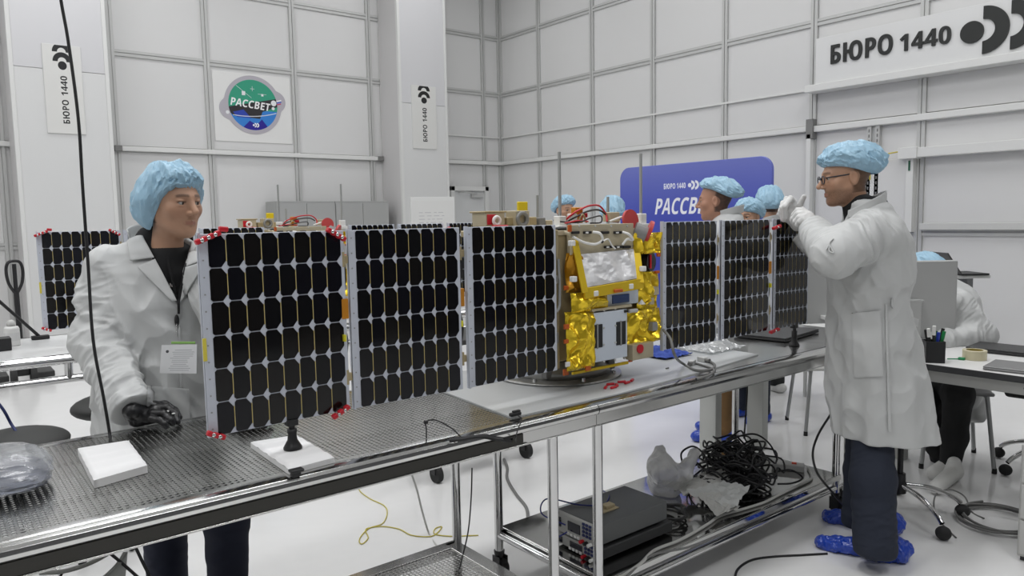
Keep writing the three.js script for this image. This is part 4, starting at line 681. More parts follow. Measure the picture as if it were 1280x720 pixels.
  { const P = [[202, 431.5], [246, 430.5], [245.5, 467], [199.5, 466.5]].map(([u, v]) => at(u, v, 2.47)); mesh('badge', grid((u, v) => P[3].clone().lerp(P[2], u).lerp(P[0].clone().lerp(P[1], u), v), 4, 4, 0.002), M([1, 1, 1], 0.35, 0, { map: bt, clearcoat: 0.3 }), o);
    const Q = [[214, 427], [244, 427], [244, 430], [214, 430]].map(([u, v]) => at(u, v, 2.47)); mesh('green_badge_strip', grid((u, v) => Q[3].clone().lerp(Q[2], u).lerp(Q[0].clone().lerp(Q[1], u), v), 2, 2, 0.002), M([0.22, 0.42, 0.10], 0.5), o); }
  const wt = canvasTex(64, 64, (x) => { x.fillStyle = '#101012'; x.fillRect(0, 0, 64, 64); x.fillStyle = '#d8d0cc'; x.font = 'bold 46px sans-serif'; x.fillText('ИТ', 4, 50, 56); });
  mesh('shirt_print', drape(shirt, [[211, 352], [220, 352], [220, 361], [211, 361]], 3, 3, 0.004, 0.0), M([1, 1, 1], 0.8, 0, { map: wt }), o);
  mesh('body', addHead(o, hf, { nose: 1.1, gaze: 0.002, hair: [0.05, 0.032, 0.022] }), skinMat, o);
  mesh('cap', bouffant(hf, { seed: 4, front: 0.052, back: -0.095, top: 0.142, bx: 0.106, bz: 0.118, cz: -0.026, sag: 0.06, drop: 0.0, low: 1.7, tuck: 0.26 }), capMat, o);
  // black gloved hand flat on the table, fingers half curled
  const H = (u, v, y) => onY(u, v, y);
  const palm = [[H(165, 514, 0.932), H(174, 515, 0.915), 0.027, 0.031], [H(174, 513, 0.915), H(192, 511, 0.918), 0.031, 0.024], [H(172, 522, 0.902), H(192, 520, 0.905), 0.03, 0.023]];
  const fing = [[[H(190, 507, 0.928), 0.0125], [H(206, 505, 0.925), 0.011], [H(219, 513, 0.905), 0.0098], [H(224, 522, 0.886), 0.009]], [[H(192, 511, 0.926), 0.0125], [H(208, 509, 0.927), 0.011], [H(220, 518, 0.905), 0.0098], [H(222, 527, 0.886), 0.009]], [[H(191, 517, 0.918), 0.012], [H(204, 517, 0.917), 0.011], [H(214, 525, 0.898), 0.0096], [H(216, 530, 0.884), 0.0086]], [[H(189, 523, 0.907), 0.0115], [H(199, 525, 0.902), 0.010], [H(206, 530, 0.890), 0.009], [H(208, 533, 0.882), 0.008]], [[H(170, 508, 0.915), 0.015], [H(186, 502, 0.905), 0.0125], [H(200, 502, 0.89), 0.0105]]];
  const gl = handSDF(palm, fing); const glf = p => gl(p) - fold(p, 5, 0.0022, 34);
  const [gl0, gl1] = bounds([...palm.flatMap(q => [q[0], q[1]]), ...fing.flat().map(q => q[0])], 0.045); mesh('glove', net(glf, gl0, gl1, 0.003), gloveBlack, o);
  for (const [u, v] of [[210, 514], [217, 517]]) { const c = hit(glf, u, v); c && mesh('ring_tear', sphere(0.004, c.x, c.y, c.z, 1.6, 0.7, 1, 8, 6), whitePlastic, o); }
  { const w = A2[2], P = (x, y, z) => V(w.x + x, TY + y, w.z + z), pl = [[P(0, 0.045, -0.01), P(0, 0.034, 0.05), 0.027, 0.03], [P(-0.015, 0.03, 0.05), P(0.022, 0.03, 0.065), 0.026, 0.024]];
    const fg = [-0.03, -0.009, 0.012, 0.032].map((x, i) => { const L = [0.075, 0.085, 0.08, 0.062][i]; return [[P(x, 0.036, 0.07), 0.0125], [P(x * 1.15, 0.034, 0.07 + L * 0.5), 0.011], [P(x * 1.2, 0.013, 0.07 + L), 0.0095]]; }); fg.push([[P(-0.02, 0.03, 0.02), 0.015], [P(-0.055, 0.022, 0.045), 0.0125], [P(-0.062, 0.013, 0.075), 0.0105]]);
    const s = handSDF(pl, fg); mesh('glove', net(p => s(p) - fold(p, 9, 0.002, 34), ...bounds([...pl.flatMap(q => [q[0], q[1]]), ...fg.flat().map(q => q[0])], 0.045), 0.0035), gloveBlack, o); }
  // trousers seen below the table
  const L1 = [at(208, 560, 2.72), at(206, 650, 2.68), at(214, 800, 2.72)], L2 = [at(275, 560, 2.64), at(283, 650, 2.60), at(288, 815, 2.64)];
  const leg = p => Math.min(smin(sleeveD(p, L1[0], L1[1], 0.088, 0.072, 3, 0.004, 20), sleeveD(p, L1[1], L1[2], 0.072, 0.058, 4, 0.006, 26), 0.03), smin(sleeveD(p, L2[0], L2[1], 0.088, 0.070, 5, 0.004, 20), sleeveD(p, L2[1], L2[2], 0.070, 0.058, 7, 0.006, 26), 0.03));
  L1[2].y = L2[2].y = 0.06; const [t0, t1] = bounds([...L1, ...L2], 0.1); mesh('trousers', net(leg, t0, t1, 0.009), M([0.012, 0.015, 0.032], 0.85), o);
  for (const L of [L1, L2]) { const c = L[2], s = p => capD({ x: p.x, y: p.y * 1.25, z: p.z }, V(c.x, 0.06, c.z - 0.05), V(c.x, 0.055, c.z + 0.17), 0.055, 0.045) - fold(p, 2, 0.006, 22); mesh('shoe_cover', net(s, V(c.x - 0.12, -0.01, c.z - 0.16), V(c.x + 0.12, 0.16, c.z + 0.27), 0.009), blueFilm, o); }
}
// ---------------------------------------------------------------- the man working at the wing tip
{
  const o = thing('person', 'bespectacled person in white coat and white gloves working at the wing tip', 'person');
  const fr = frame(at(1086, 380, 3.32).setY(0), dirFrom(-104));
  const hf = frame(at(1057, 222, 3.30), dirFrom(-98, -0.10));
  const rows = [[0.53, 0.0, -0.075, 0.225, 0.205], [0.75, 0.0, -0.045, 0.215, 0.195], [0.95, 0, -0.02, 0.20, 0.175], [1.12, 0, 0.0, 0.175, 0.148], [1.28, 0, 0.0, 0.19, 0.158], [1.40, 0, -0.008, 0.20, 0.15], [1.48, 0, -0.005, 0.155, 0.125], [1.545, 0, 0.01, 0.098, 0.098], [1.59, 0, 0.03, 0.08, 0.085]];
  const A = [at(1094, 290, 3.16), at(1044, 318, 3.06), at(1016, 286, 3.33)], A2 = [at(1076, 292, 3.48), at(1040, 322, 3.56), at(1000, 290, 3.60)];
  const lp = V(), ax = A[2].clone().sub(A[1]).normalize(), ax2 = A2[2].clone().sub(A2[1]).normalize();
  const coat = p => {
    lp.copy(p).applyMatrix4(fr.inv);
    let d = stackD(lp, rows, 0.03); d = smin(d, capD(lp, V(-0.165, 1.425, -0.02), V(0.165, 1.425, -0.02), 0.068, 0.068), 0.05);
    if (d < 0.06) d -= fold(lp, 13, 0.024, 5.5) * sm(1.52, 1.35, lp.y) + 0.007 * rdg(lp.x * 10 + lp.z * 4, lp.y * 9 - lp.z * 8, lp.z * 10) * sm(1.52, 1.4, lp.y) * (0.4 + 0.6 * sm(0.85, 1.15, lp.y)) + 0.006 * Math.sin(Math.atan2(lp.z + 0.02, lp.x) * 11 + 2 * N3(lp.x * 3, lp.y * 2, lp.z * 3)) * sm(1.08, 0.6, lp.y); d = smax(d, 0.535 - lp.y + 0.05 * Math.max(0, lp.z), 0.006);
    const w = (Math.abs(lp.x) - (lp.y - 1.41) * 0.32) * 0.93; d = smax(d, -Math.max(w, 0.03 - lp.z), 0.006);
    let a = sleeveD(p, A[0], A[1], 0.088, 0.076, 2, 0.02, 24); a = smin(a, sleeveD(p, A[1], A[2], 0.076, 0.052, 6, 0.017, 28), 0.035);
    let c = (p.x - A[2].x) * ax.x + (p.y - A[2].y) * ax.y + (p.z - A[2].z) * ax.z; if (p.distanceTo(A[2]) < 0.12) a = smax(a, c - 0.002, 0.006);
    let b = smin(capD(p, A2[0], A2[1], 0.08, 0.07), sleeveD(p, A2[1], A2[2], 0.07, 0.052, 3, 0.012, 18), 0.03); c = (p.x - A2[2].x) * ax2.x + (p.y - A2[2].y) * ax2.y + (p.z - A2[2].z) * ax2.z; if (p.distanceTo(A2[2]) < 0.12) b = smax(b, c - 0.002, 0.006);
    d = smin(d, a, 0.02); d = smin(d, b, 0.02);
    return d;
  };
  const [lo, hi] = bounds([...A, ...A2, ...[-1, 1].flatMap(s => [-1, 1].flatMap(t => [fr.to(s * 0.26, 0.53, t * 0.22 - 0.05), fr.to(s * 0.26, 1.6, t * 0.2)]))], 0.13);
  mesh('coat', net(coat, lo, hi, 0.0065), coatMat, o);
  const sr = rows.slice(4).map(r => [r[0], r[1], r[2], r[3] - 0.03, r[4] - 0.025]); sr[sr.length - 1] = [1.60, 0, 0.02, 0.068, 0.072]; sr[sr.length - 2] = [1.545, 0, 0.0, 0.078, 0.08];
  mesh('turtleneck', net(p => { lp.copy(p).applyMatrix4(fr.inv); const t = stackD(lp, sr, 0.02); lp.copy(p).applyMatrix4(hf.inv); return smin(t, capD(lp, V(0, -0.118, -0.034), V(0, -0.21, -0.05), 0.058, 0.066), 0.02); }, fr.to(0, 1.45, 0).sub(V(0.26, 0.2, 0.26)), fr.to(0, 1.45, 0).add(V(0.26, 0.26, 0.26)), 0.009), blackCloth, o);
  // turned-up collar, pocket, seams, back strap
  mesh('collar', collarBand(fr, 0.035, 1.495, 0.098, 0.094, 0.052, 40, 0.0, 0.075), coatMat, o);
  mesh('pocket', drape(coat, [[1064, 392], [1101, 388], [1104, 470], [1068, 472]], 14, 20, 0.005, 0.003), coatMat, o);
  { const c = hit(coat, 1065.5, 393); mesh('button', sphere(0.006, c.x, c.y, c.z, 1, 1, 1, 8, 6), M([0.12, 0.09, 0.02], 0.4), o); }
  mesh('side_seam', drape(coat, [[1106, 380], [1108.5, 380], [1114, 540], [1110, 540]], 1, 30, 0.005, 0.004), coatMat, o);
  { const a = hit(coat, 1112, 372), b = hit(coat, 1126, 378), P = [[1110, 366], [1133, 366], [1146, 389], [1134, 391], [1112, 378]]; const q = at(1146, 391, 3.36), q0 = at(1136, 393, 3.36);
    mesh('back_strap', grid((u, v) => a.clone().lerp(v < 0.5 ? q : q, u).add(V(0, -0.035 * v - 0.03 * Math.sin(u * 2), 0)).addScaledVector(camZ, 0.012), 10, 4, 0.003), coatMat, o); }
  mesh('sleeve_tie', tube([[1041, 298], [1036, 304], [1041, 316], [1036, 314], [1036, 306], [1032, 312]].map(([u, v]) => hit(coat, u, v).addScaledVector(camZ, 0.006)), 0.003), coatMat, o);
  // head
  mesh('body', addHead(o, hf, { nose: 1.3, beard: 1, hair: [0.10, 0.055, 0.03] }), skinMat, o);
  mesh('cap', bouffant(hf, { seed: 9, front: 0.055, back: 0.0, top: 0.148, bx: 0.108, bz: 0.130, cz: -0.028, sag: 0.08, drop: 0.0 }), capMat, o);
  const gl = (g) => { g.applyMatrix4(hf.m); return g; }, gm = M([0.012, 0.016, 0.026], 0.3);
  mesh('glasses', [...[-1, 1].flatMap(s => [gl(T(new THREE.TorusGeometry(0.021, 0.0024, 8, 20).scale(1.12, 0.85, 1), s * 0.032, 0.0, 0.104)), gl(rod(V(s * 0.056, 0.008, 0.100), V(s * 0.079, 0.012, -0.012), 0.0028))]), gl(rod(V(-0.010, 0.004, 0.107), V(0.010, 0.004, 0.107), 0.0025))], gm, o);
  // hands: the far one pinches upward, the near one steadies it
  const far = [[at(997, 281, 3.60), at(989, 268, 3.58), 0.030, 0.036], [at(989, 268, 3.58), at(986, 257, 3.56), 0.036, 0.030]];
  const K = (pts, rs) => pts.map((p, i) => [p, rs[i]]);
  const ff = [K([at(992, 252, 3.56), at(988, 248, 3.50), at(981, 258, 3.47), at(981, 272, 3.50)], [0.013, 0.012, 0.0115, 0.0105]), K([at(988, 252, 3.60), at(983, 249, 3.55), at(978, 260, 3.52), at(979, 274, 3.54)], [0.013, 0.012, 0.0115, 0.0105]), K([at(985, 254, 3.64), at(979, 254, 3.60), at(976, 264, 3.57), at(979, 275, 3.58)], [0.013, 0.012, 0.011, 0.010]), K([at(983, 258, 3.67), at(978, 259, 3.64), at(976, 267, 3.62), at(980, 275, 3.62)], [0.012, 0.011, 0.010, 0.0095]), K([at(995, 268, 3.55), at(1000, 256, 3.52), at(1005, 246, 3.50)], [0.016, 0.013, 0.0105])];
  const near = [[at(1016, 285, 3.34), at(1008, 275, 3.38), 0.030, 0.035], [at(1008, 275, 3.38), at(1003, 268, 3.42), 0.035, 0.028]];
  const nf = [K([at(1002, 264, 3.40), at(997, 263, 3.43), at(992, 269, 3.45), at(990, 275, 3.46)], [0.0125, 0.0115, 0.011, 0.010]), K([at(1003, 267, 3.38), at(997, 267, 3.40), at(992, 273, 3.42), at(991, 278, 3.44)], [0.0125, 0.0115, 0.011, 0.010]), K([at(1004, 271, 3.37), at(999, 272, 3.38), at(994, 277, 3.40), at(994, 281, 3.42)], [0.012, 0.011, 0.0105, 0.0095]), K([at(1005, 275, 3.36), at(1000, 277, 3.37), at(997, 281, 3.39), at(998, 284, 3.41)], [0.0115, 0.0105, 0.0095, 0.009]), K([at(1008, 268, 3.42), at(1003, 262, 3.46), at(997, 262, 3.48)], [0.014, 0.012, 0.0105])];
  for (const [pl, fg] of [[far, ff], [near, nf]]) { const s = handSDF(pl, fg), g = p => s(p) - fold(p, 7, 0.0025, 30); const [a, b] = bounds([...pl.flatMap(q => [q[0], q[1]]), ...fg.flat().map(q => q[0])], 0.05); mesh('glove', net(g, a, b, 0.0032), gloveWhite, o); }
  { const d = A[2].clone().sub(A[1]).normalize(), c = A[2].clone().addScaledVector(d, 0.014), q = new THREE.Quaternion().setFromUnitVectors(V(0, 0, 1), d); const g = new THREE.TorusGeometry(0.034, 0.008, 8, 24); g.applyQuaternion(q); mesh('wrist_strap', T(g, c.x, c.y, c.z), blackPlastic, o); const w = A[2].clone().addScaledVector(d, -0.01); const h = new THREE.TorusGeometry(0.034, 0.0075, 8, 24); h.applyQuaternion(q); mesh('wrist', T(h, c.x - d.x * 0.012, c.y - d.y * 0.012, c.z - d.z * 0.012), M(SKIN, 0.5), o); }
  // trousers and blue shoe covers
  const L1 = [at(1090, 530, 3.30), at(1091, 600, 3.22), at(1094, 684, 3.18)], L2 = [at(1086, 520, 3.42), at(1080, 590, 3.46), at(1074, 650, 3.47)];
  const legs = p => { const f1 = smin(sleeveD(p, L1[0], L1[1], 0.08, 0.086, 3, 0.005, 18), sleeveD(p, L1[1], L1[2], 0.086, 0.080, 4, 0.007, 22), 0.03), f2 = smin(sleeveD(p, L2[0], L2[1], 0.088, 0.08, 5, 0.005, 18), sleeveD(p, L2[1], L2[2], 0.08, 0.075, 7, 0.006, 22), 0.03); return smax(Math.min(f1, f2), 0.075 - p.y, 0.01); };
  const [t0, t1] = bounds([...L1, ...L2], 0.11); mesh('trousers', net(legs, t0, t1, 0.0085), jeans, o);
  const shoe = (heel, toe, h, sd) => { const a = heel.clone().setY(0), b = toe.clone().setY(0), ax = b.clone().sub(a).normalize(), m = a.clone().lerp(b, 0.3).setY(0.085), body = p => { let d = capD({ x: p.x, y: p.y * 1.25, z: p.z }, V(a.x, 0.058, a.z).addScaledVector(ax, 0.05), V(b.x, 0.03, b.z).addScaledVector(ax, -0.03), 0.056, 0.03); d = smin(d, capD(p, V(m.x, 0.05, m.z), V(m.x, 0.085, m.z), 0.062, 0.055), 0.03); d -= fold(p, sd, 0.014, 17) + fold(p, sd + 4, 0.008, 38); return smax(smax(d, -p.y + 0.001, 0.004), p.y - 0.098, 0.004); }; const [x0, x1] = bounds([a, b, V(m.x, 0.1, m.z)], 0.1); return net(body, x0.setY(-0.01), x1, 0.006); };
  mesh('shoe_cover', shoe(onY(1136, 702, 0), onY(1022, 684, 0), 0, 3), blueFilm, o); mesh('shoe_cover', shoe(onY(1126, 668, 0), onY(1030, 650, 0), 0, 8), blueFilm, o);
  { const c = onY(1072, 682, 0.06), d = onY(1090, 690, 0.05); mesh('shoe_sole_edge', rod(c, d, 0.008), whitePlastic, o); }
}
// ---------------------------------------------------------------- bystanders: one figure in its own frame, copied
function bystander(name, label, spot, deg, tall, headDeg, o = {}) {
  const p = thing(name, label, 'person', spot, o.group), id = frame(V(0, 0, 0), V(0, 0, 1)), lp = V();
  p.rotation.y = Math.atan2(dirFrom(deg).x, dirFrom(deg).z); p.scale.setScalar(tall / 1.76);
  const rows = [[0.62, 0, 0, 0.235, 0.18], [0.85, 0, 0, 0.225, 0.165], [1.06, 0, 0, 0.205, 0.145], [1.24, 0, 0, 0.215, 0.145], [1.36, 0, -0.01, 0.205, 0.125], [1.43, 0, -0.02, 0.15, 0.10], [1.49, 0, -0.03, 0.085, 0.08]];
  if (!o.shared) {
    const S = [V(-0.19, 1.36, -0.01), V(-0.25, 1.08, -0.02), V(-0.2, 0.92, 0.14)], S2 = [V(0.19, 1.36, -0.01), V(0.25, 1.08, -0.02), V(0.2, 0.92, 0.14)];
    const coat = q => { let d = stackD(q, rows, 0.04); for (const s of [S, S2]) d = smin(d, smin(sleeveD(q, s[0], s[1], 0.075, 0.06, 2, 0.01, 20), sleeveD(q, s[1], s[2], 0.06, 0.045, 5, 0.008, 20), 0.03), 0.03); if (d < 0.05) d -= fold(q, 4, 0.014, 6) * sm(1.45, 1.25, q.y); return smax(d, 0.62 - q.y, 0.006); };
    const legs = q => { const x = { x: Math.abs(q.x), y: q.y, z: q.z }; return smin(sleeveD(x, V(0.095, 0.8, 0), V(0.10, 0.45, 0.01), 0.085, 0.07, 3, 0.004, 20), sleeveD(x, V(0.10, 0.45, 0.01), V(0.105, 0.1, 0), 0.07, 0.06, 5, 0.006, 22), 0.03); };
    const shoe = q => { const x = { x: Math.abs(q.x), y: q.y * 1.2, z: q.z }; return smax(capD(x, V(0.105, 0.05, -0.04), V(0.125, 0.042, 0.15), 0.052, 0.042) - fold(q, 6, 0.005, 22), -q.y + 0.002, 0.004); };
    const hands = q => { const x = { x: Math.abs(q.x), y: q.y, z: q.z }; let d = capD(x, V(0.195, 0.91, 0.15), V(0.17, 0.87, 0.20), 0.026, 0.03); for (let i = 0; i < 4; i++) d = smin(d, chainD(x, [[V(0.17 - i * 0.012 + 0.02, 0.865 - i * 0.004, 0.215 - i * 0.004), 0.011], [V(0.15 - i * 0.012 + 0.02, 0.83 - i * 0.003, 0.24 - i * 0.006), 0.01], [V(0.13 - i * 0.010 + 0.02, 0.80, 0.235 - i * 0.006), 0.009]], 0.004), 0.006); return smin(d, chainD(x, [[V(0.165, 0.89, 0.19), 0.013], [V(0.145, 0.875, 0.225), 0.011], [V(0.13, 0.85, 0.235), 0.0095]], 0.004), 0.008); };
    bystander.geo = { coat: net(coat, V(-0.36, 0.56, -0.28), V(0.36, 1.56, 0.3), 0.011), legs: net(legs, V(-0.22, 0.05, -0.12), V(0.22, 0.86, 0.12), 0.011), shoe: net(shoe, V(-0.2, -0.01, -0.12), V(0.2, 0.13, 0.23), 0.009), hand: net(hands, V(0.08, 0.76, 0.1), V(0.24, 0.96, 0.28), 0.0045) };
  }
  const G = bystander.geo, hf = frame(V(o.hx || 0, 1.625 + (o.hy || 0), 0.015 + (o.hz || 0)), V(Math.sin((headDeg - deg) * Math.PI / 180), -0.04, Math.cos((headDeg - deg) * Math.PI / 180)));
  const head = addHead(p, hf, { skin: o.skin, beard: o.beard || 0, hair: o.hair }, 0.0042);
  mesh('body', head, skinMat, p); const hm = M(o.skin || SKIN, 0.5); mesh('hand', G.hand, hm, p); mesh('hand', G.hand, hm, p).scale.x = -1;
  mesh('coat', G.coat, coatMat, p); mesh('trousers', G.legs, o.trousers || jeans, p); mesh('shoes', G.shoe, o.shoes || blueFilm, p);
  mesh('collar', collarBand(id, -0.03, 1.455, 0.09, 0.085, 0.05, 55, 0.08, 0.03), coatMat, p);
  mesh('cap', bouffant(hf, { seed: o.seed || 2, front: o.front ?? 0.06, back: o.back ?? -0.03, top: 0.148, bx: 0.106, bz: 0.124, cz: o.cz ?? -0.03, nu: 72, nv: 28 }), capMat, p);
  return p;
}
const brown = M([0.22, 0.125, 0.05], 0.85), charcoal = M([0.022, 0.024, 0.024], 0.85), whiteShoe = M([0.70, 0.70, 0.68], 0.5);
{
  const g1 = at(905, 360, 5.03).setY(0);
  bystander('person', 'person in brown trousers and white coat standing before the blue banner', g1, -110, 1.83, -112, { hy: -0.065,  trousers: brown, seed: 5, front: 0.085, back: 0.01, cz: -0.04, hair: [0.035, 0.025, 0.02], skin: [0.44, 0.23, 0.15], hx: 0.02, hz: 0.045 });
  bystander('person', 'person in charcoal trousers and white sneakers with face hidden by the cap', at(962, 360, 6.3).setY(0), -150, 1.75, 170, { shared: true, trousers: charcoal, shoes: whiteShoe, seed: 7, back: -0.05 });
  bystander('person', 'person whose eyes just show over the right wing panels', at(941, 360, 5.5).setY(0), -60, 1.635, -42, { shared: true, trousers: jeans, seed: 11, front: 0.04, back: -0.02, hz: 0.05 });
  bystander('person', 'person peering past the tall antenna rod behind the spacecraft deck', at(706, 360, 7.4).setY(0), 40, 1.735, 30, { shared: true, trousers: charcoal, seed: 15, hair: [0.05, 0.03, 0.02] });
  bystander('person', 'person with back turned, cap showing beside the blue banner edge', at(766, 360, 6.6).setY(0), 160, 1.70, 165, { shared: true, trousers: jeans, seed: 19, back: -0.06 });
}
// ---------------------------------------------------------------- seated person at the desk, bent towards the screens
{
  const o = thing('person', 'person in white coat and black trousers sitting bent at the desk', 'person');
  const D = 4.55, P = (u, v, d = D) => at(u, v, d);
  const coat = p => {
    let d = chainD(p, [[P(1196, 475, 4.6), 0.17], [P(1194, 430, 4.6), 0.165], [P(1182, 385, 4.62), 0.165], [P(1168, 362, 4.62), 0.10]], 0.08);
    d = smin(d, smin(sleeveD(p, P(1196, 384, 4.45), P(1226, 420, 4.40), 0.085, 0.07, 3, 0.012, 22), sleeveD(p, P(1226, 420, 4.40), P(1172, 428, 4.3), 0.068, 0.05, 6, 0.012, 24), 0.03), 0.03);
    d = smin(d, capD(p, P(1205, 480, 4.62), P(1216, 512, 4.62), 0.13, 0.07), 0.06); d = smin(d, capD(p, P(1216, 505, 4.6), P(1224, 520, 4.55), 0.07, 0.03), 0.03);
    if (d < 0.05) d -= fold(p, 9, 0.014, 6.5); return d;
  };
  mesh('coat', net(coat, ...bounds([P(1196, 475), P(1168, 350), P(1235, 525), P(1172, 430, 4.2), P(1230, 420, 4.7)], 0.24), 0.010), coatMat, o);
  const L = [[P(1200, 488, 4.58), 0.095], [P(1186, 486, 4.40), 0.08], [P(1198, 492, 4.22), 0.075], [P(1193, 545, 4.3), 0.065], [P(1185, 594, 4.32), 0.05]], L2 = [[P(1190, 488, 4.62), 0.095], [P(1170, 490, 4.5), 0.078], [P(1158, 500, 4.42), 0.074], [P(1172, 556, 4.5), 0.062], [P(1178, 585, 4.6), 0.048]];
  const legs = p => { const f = Math.min(chainD(p, L, 0.04), chainD(p, L2, 0.04)); return f - fold(p, 3, 0.004, 12); };
  mesh('trousers', net(legs, ...bounds([...L, ...L2].map(q => q[0]), 0.13), 0.010), blackCloth, o);
  const shoe = (h, t) => { const s = p => smax(smin(capD(p, h.clone().setY(0.045), t.clone().setY(0.04), 0.045, 0.038), capD(p, h.clone().setY(0.06), h.clone().setY(0.10), 0.042, 0.036), 0.03), -p.y + 0.002, 0.004); return net(s, ...bounds([h, t, h.clone().setY(0.13)], 0.08), 0.007); };
  mesh('sneaker', shoe(onY(1192, 600, 0.0), onY(1170, 618, 0.0)), whiteShoe, o); mesh('sneaker', shoe(onY(1188, 588, 0.0), onY(1166, 600, 0.0)), whiteShoe, o);
  const hf = frame(at(1155, 343, 4.66), dirFrom(-140, -0.35)); mesh('body', addHead(o, hf, { hair: [0.03, 0.02, 0.015] }, 0.0045), skinMat, o); mesh('cap', bouffant(hf, { seed: 23, nu: 72, nv: 28, top: 0.135 }), capMat, o);
}
// ---------------------------------------------------------------- things on the front tables
const foamMat = M([0.80, 0.80, 0.80], 0.7, 0, { transmission: 0.1, thickness: 0 });
function foamSlab(label, P, h) { // quad on the table: back-left, front-left, front-right, back-right; ribbed top
  const o = single('foam_slab', label, 'foam', (() => {
    const q = P.map(p => V(p.x, 0, p.z)), f = (u, v, y) => q[0].clone().lerp(q[3], u).lerp(q[1].clone().lerp(q[2], u), v).setY(y);
    const top = grid((u, v) => { const e = Math.min(u, 1 - u, v, 1 - v); return f(u, v, TY + h - 0.006 * (1 - sm(0, 0.05, e)) + 0.0016 * Math.cos(v * Math.PI * 2 * 4.5)); }, 20, 36);
    const wall = grid((u, v) => { const k = u * 4, i = Math.min(3, Math.floor(k)), t = k - i, c = [[0, 0], [0, 1], [1, 1], [1, 0], [0, 0]], a = c[i], b = c[i + 1]; return f(a[0] + (b[0] - a[0]) * t, a[1] + (b[1] - a[1]) * t, TY + 0.001 + (h - 0.006 - 0.001) * v); }, 40, 2);
    return merge([top, wall]);
  })(), foamMat); return o;
}
foamSlab('thick white ribbed foam slab lying by itself on the perforated table', [onY(97, 560, 0.895), onY(117, 599, 0.895), onY(184, 580, 0.895), onY(161, 550, 0.895)], 0.028);
foamSlab('white ribbed foam slab under the black wing support', [onY(313, 551, 0.892), onY(361, 584, 0.892), onY(418, 569, 0.892), onY(371, 542, 0.892)], 0.022);
function wingSupport(label, x, z, y0, y1) {
  const o = thing('wing_support', label, 'support stand', V(x, y0, z)), h = y1 - y0;
  mesh('base', lathe([[0, 0], [0.026, 0], [0.026, 0.005], [0.022, 0.012], [0.014, 0.026], [0.0115, 0.045], [0.0135, 0.047], [0.0135, h * 0.8], [0, h * 0.8]], 28), blackPlastic, o);
  mesh('post', rod(V(0, h * 0.75, 0), V(0, h, 0), 0.0085), blackPlastic, o);
  mesh('clamp', rspan(-0.016, 0.016, h - 0.006, h + 0.012, -0.016, 0.012, 0.003), blackPlastic, o); return o;
}
{ const b = onY(370, 563, 0.892); wingSupport('black flared wing support standing on the ribbed foam slab', b.x, PZ - 0.004, TY + 0.022, 0.965); wingSupport('black flared wing support under the far wing tip beside the laptop', 3.40, PZ - 0.004, TY, 0.965); wingSupport('black flared wing support under the rear spacecraft wing', b.x - 0.06 - 0.08, PZ - 2.724, TY, 0.965); }
{ // clear bag of dark pouches at the table's left end
  const c = V(0.12, TY, -2.27), o = thing('plastic_bag', 'clear crumpled plastic bag of dark grey pouches on the perforated table', 'bag', c);
  const blob = (rx, ry, rz, am, f, s, y) => { const g = new THREE.SphereGeometry(1, 44, 30), p = g.attributes.position; for (let i = 0; i < p.count; i++) { const x = p.getX(i), yy = p.getY(i), z = p.getZ(i), k = 1 + am * (1 - 2 * Math.abs(N3(x * f + s, yy * f, z * f))) + am * 0.5 * N3(x * f * 2.3, yy * f * 2.3 + s, z * f * 2.3); p.setXYZ(i, Math.sign(x) * Math.pow(Math.abs(x), 0.75) * rx * k, y + Math.max(-y, yy * ry * k), Math.sign(z) * Math.pow(Math.abs(z), 0.75) * rz * k); } g.computeVertexNormals(); return toCreasedNormals(g, 0.5); };
  mesh('pouch', T(blob(0.085, 0.022, 0.14, 0.12, 2.2, 3, 0.026), 0.02, 0, 0.0), M([0.10, 0.105, 0.13], 0.35, 0.3), o);
  mesh('pouch', T(blob(0.05, 0.02, 0.05, 0.2, 3, 8, 0.022), -0.05, 0.04, -0.01), M([0.40, 0.40, 0.43], 0.3, 0.5), o);
  mesh('clear_film', T(blob(0.112, 0.046, 0.165, 0.10, 2.0, 14, 0.044), 0, 0.001, 0), M([0.9, 0.92, 0.95], 0.22, 0, { transmission: 0.88, thickness: 0 }), o);
  mesh('black_item', T(blob(0.04, 0.018, 0.05, 0.1, 3, 21, 0.018), -0.06, 0.0, 0.2), blackRubber, o);
}
const blackCable = M([0.010, 0.010, 0.011], 0.5), greyCable = M([0.17, 0.17, 0.165], 0.5), paleCable = M([0.50, 0.50, 0.48], 0.5), yellowCable = M([0.58, 0.50, 0.08], 0.5), blueCable = M([0.02, 0.03, 0.20], 0.5);
function cable(label, pts, r, m, extra = 0, group) { return single('cable', label, 'cable', tube(pts, r, pts.length * 10 + extra, 7), m, group); }
{ // cable hanging from the ceiling in front of the left man
  const top = at(68, -60, 2.2), P = [V(top.x, ROOM.h, top.z), at(72, -30, 2.26), at(85, 50, 2.28), at(98, 150, 2.29), at(103, 230, 2.30), at(110, 330, 2.31), at(117, 430, 2.31), at(130, 500, 2.315), at(138, 548, 2.335)];
  const e = onY(139, 556, TY + 0.004); P.push(e, V(e.x + 0.02, TY + 0.004, e.z + 0.06)); cable('thin black cable hanging from the ceiling past the left sleeve', P, 0.0048, blackCable, 60);
}
cable('short navy cable leaning over the round black stool', [at(-14, 490, 3.1), at(4, 512, 3.12), at(14, 530, 3.15), onY(24, 545, 0.66)], 0.006, navyPlastic);
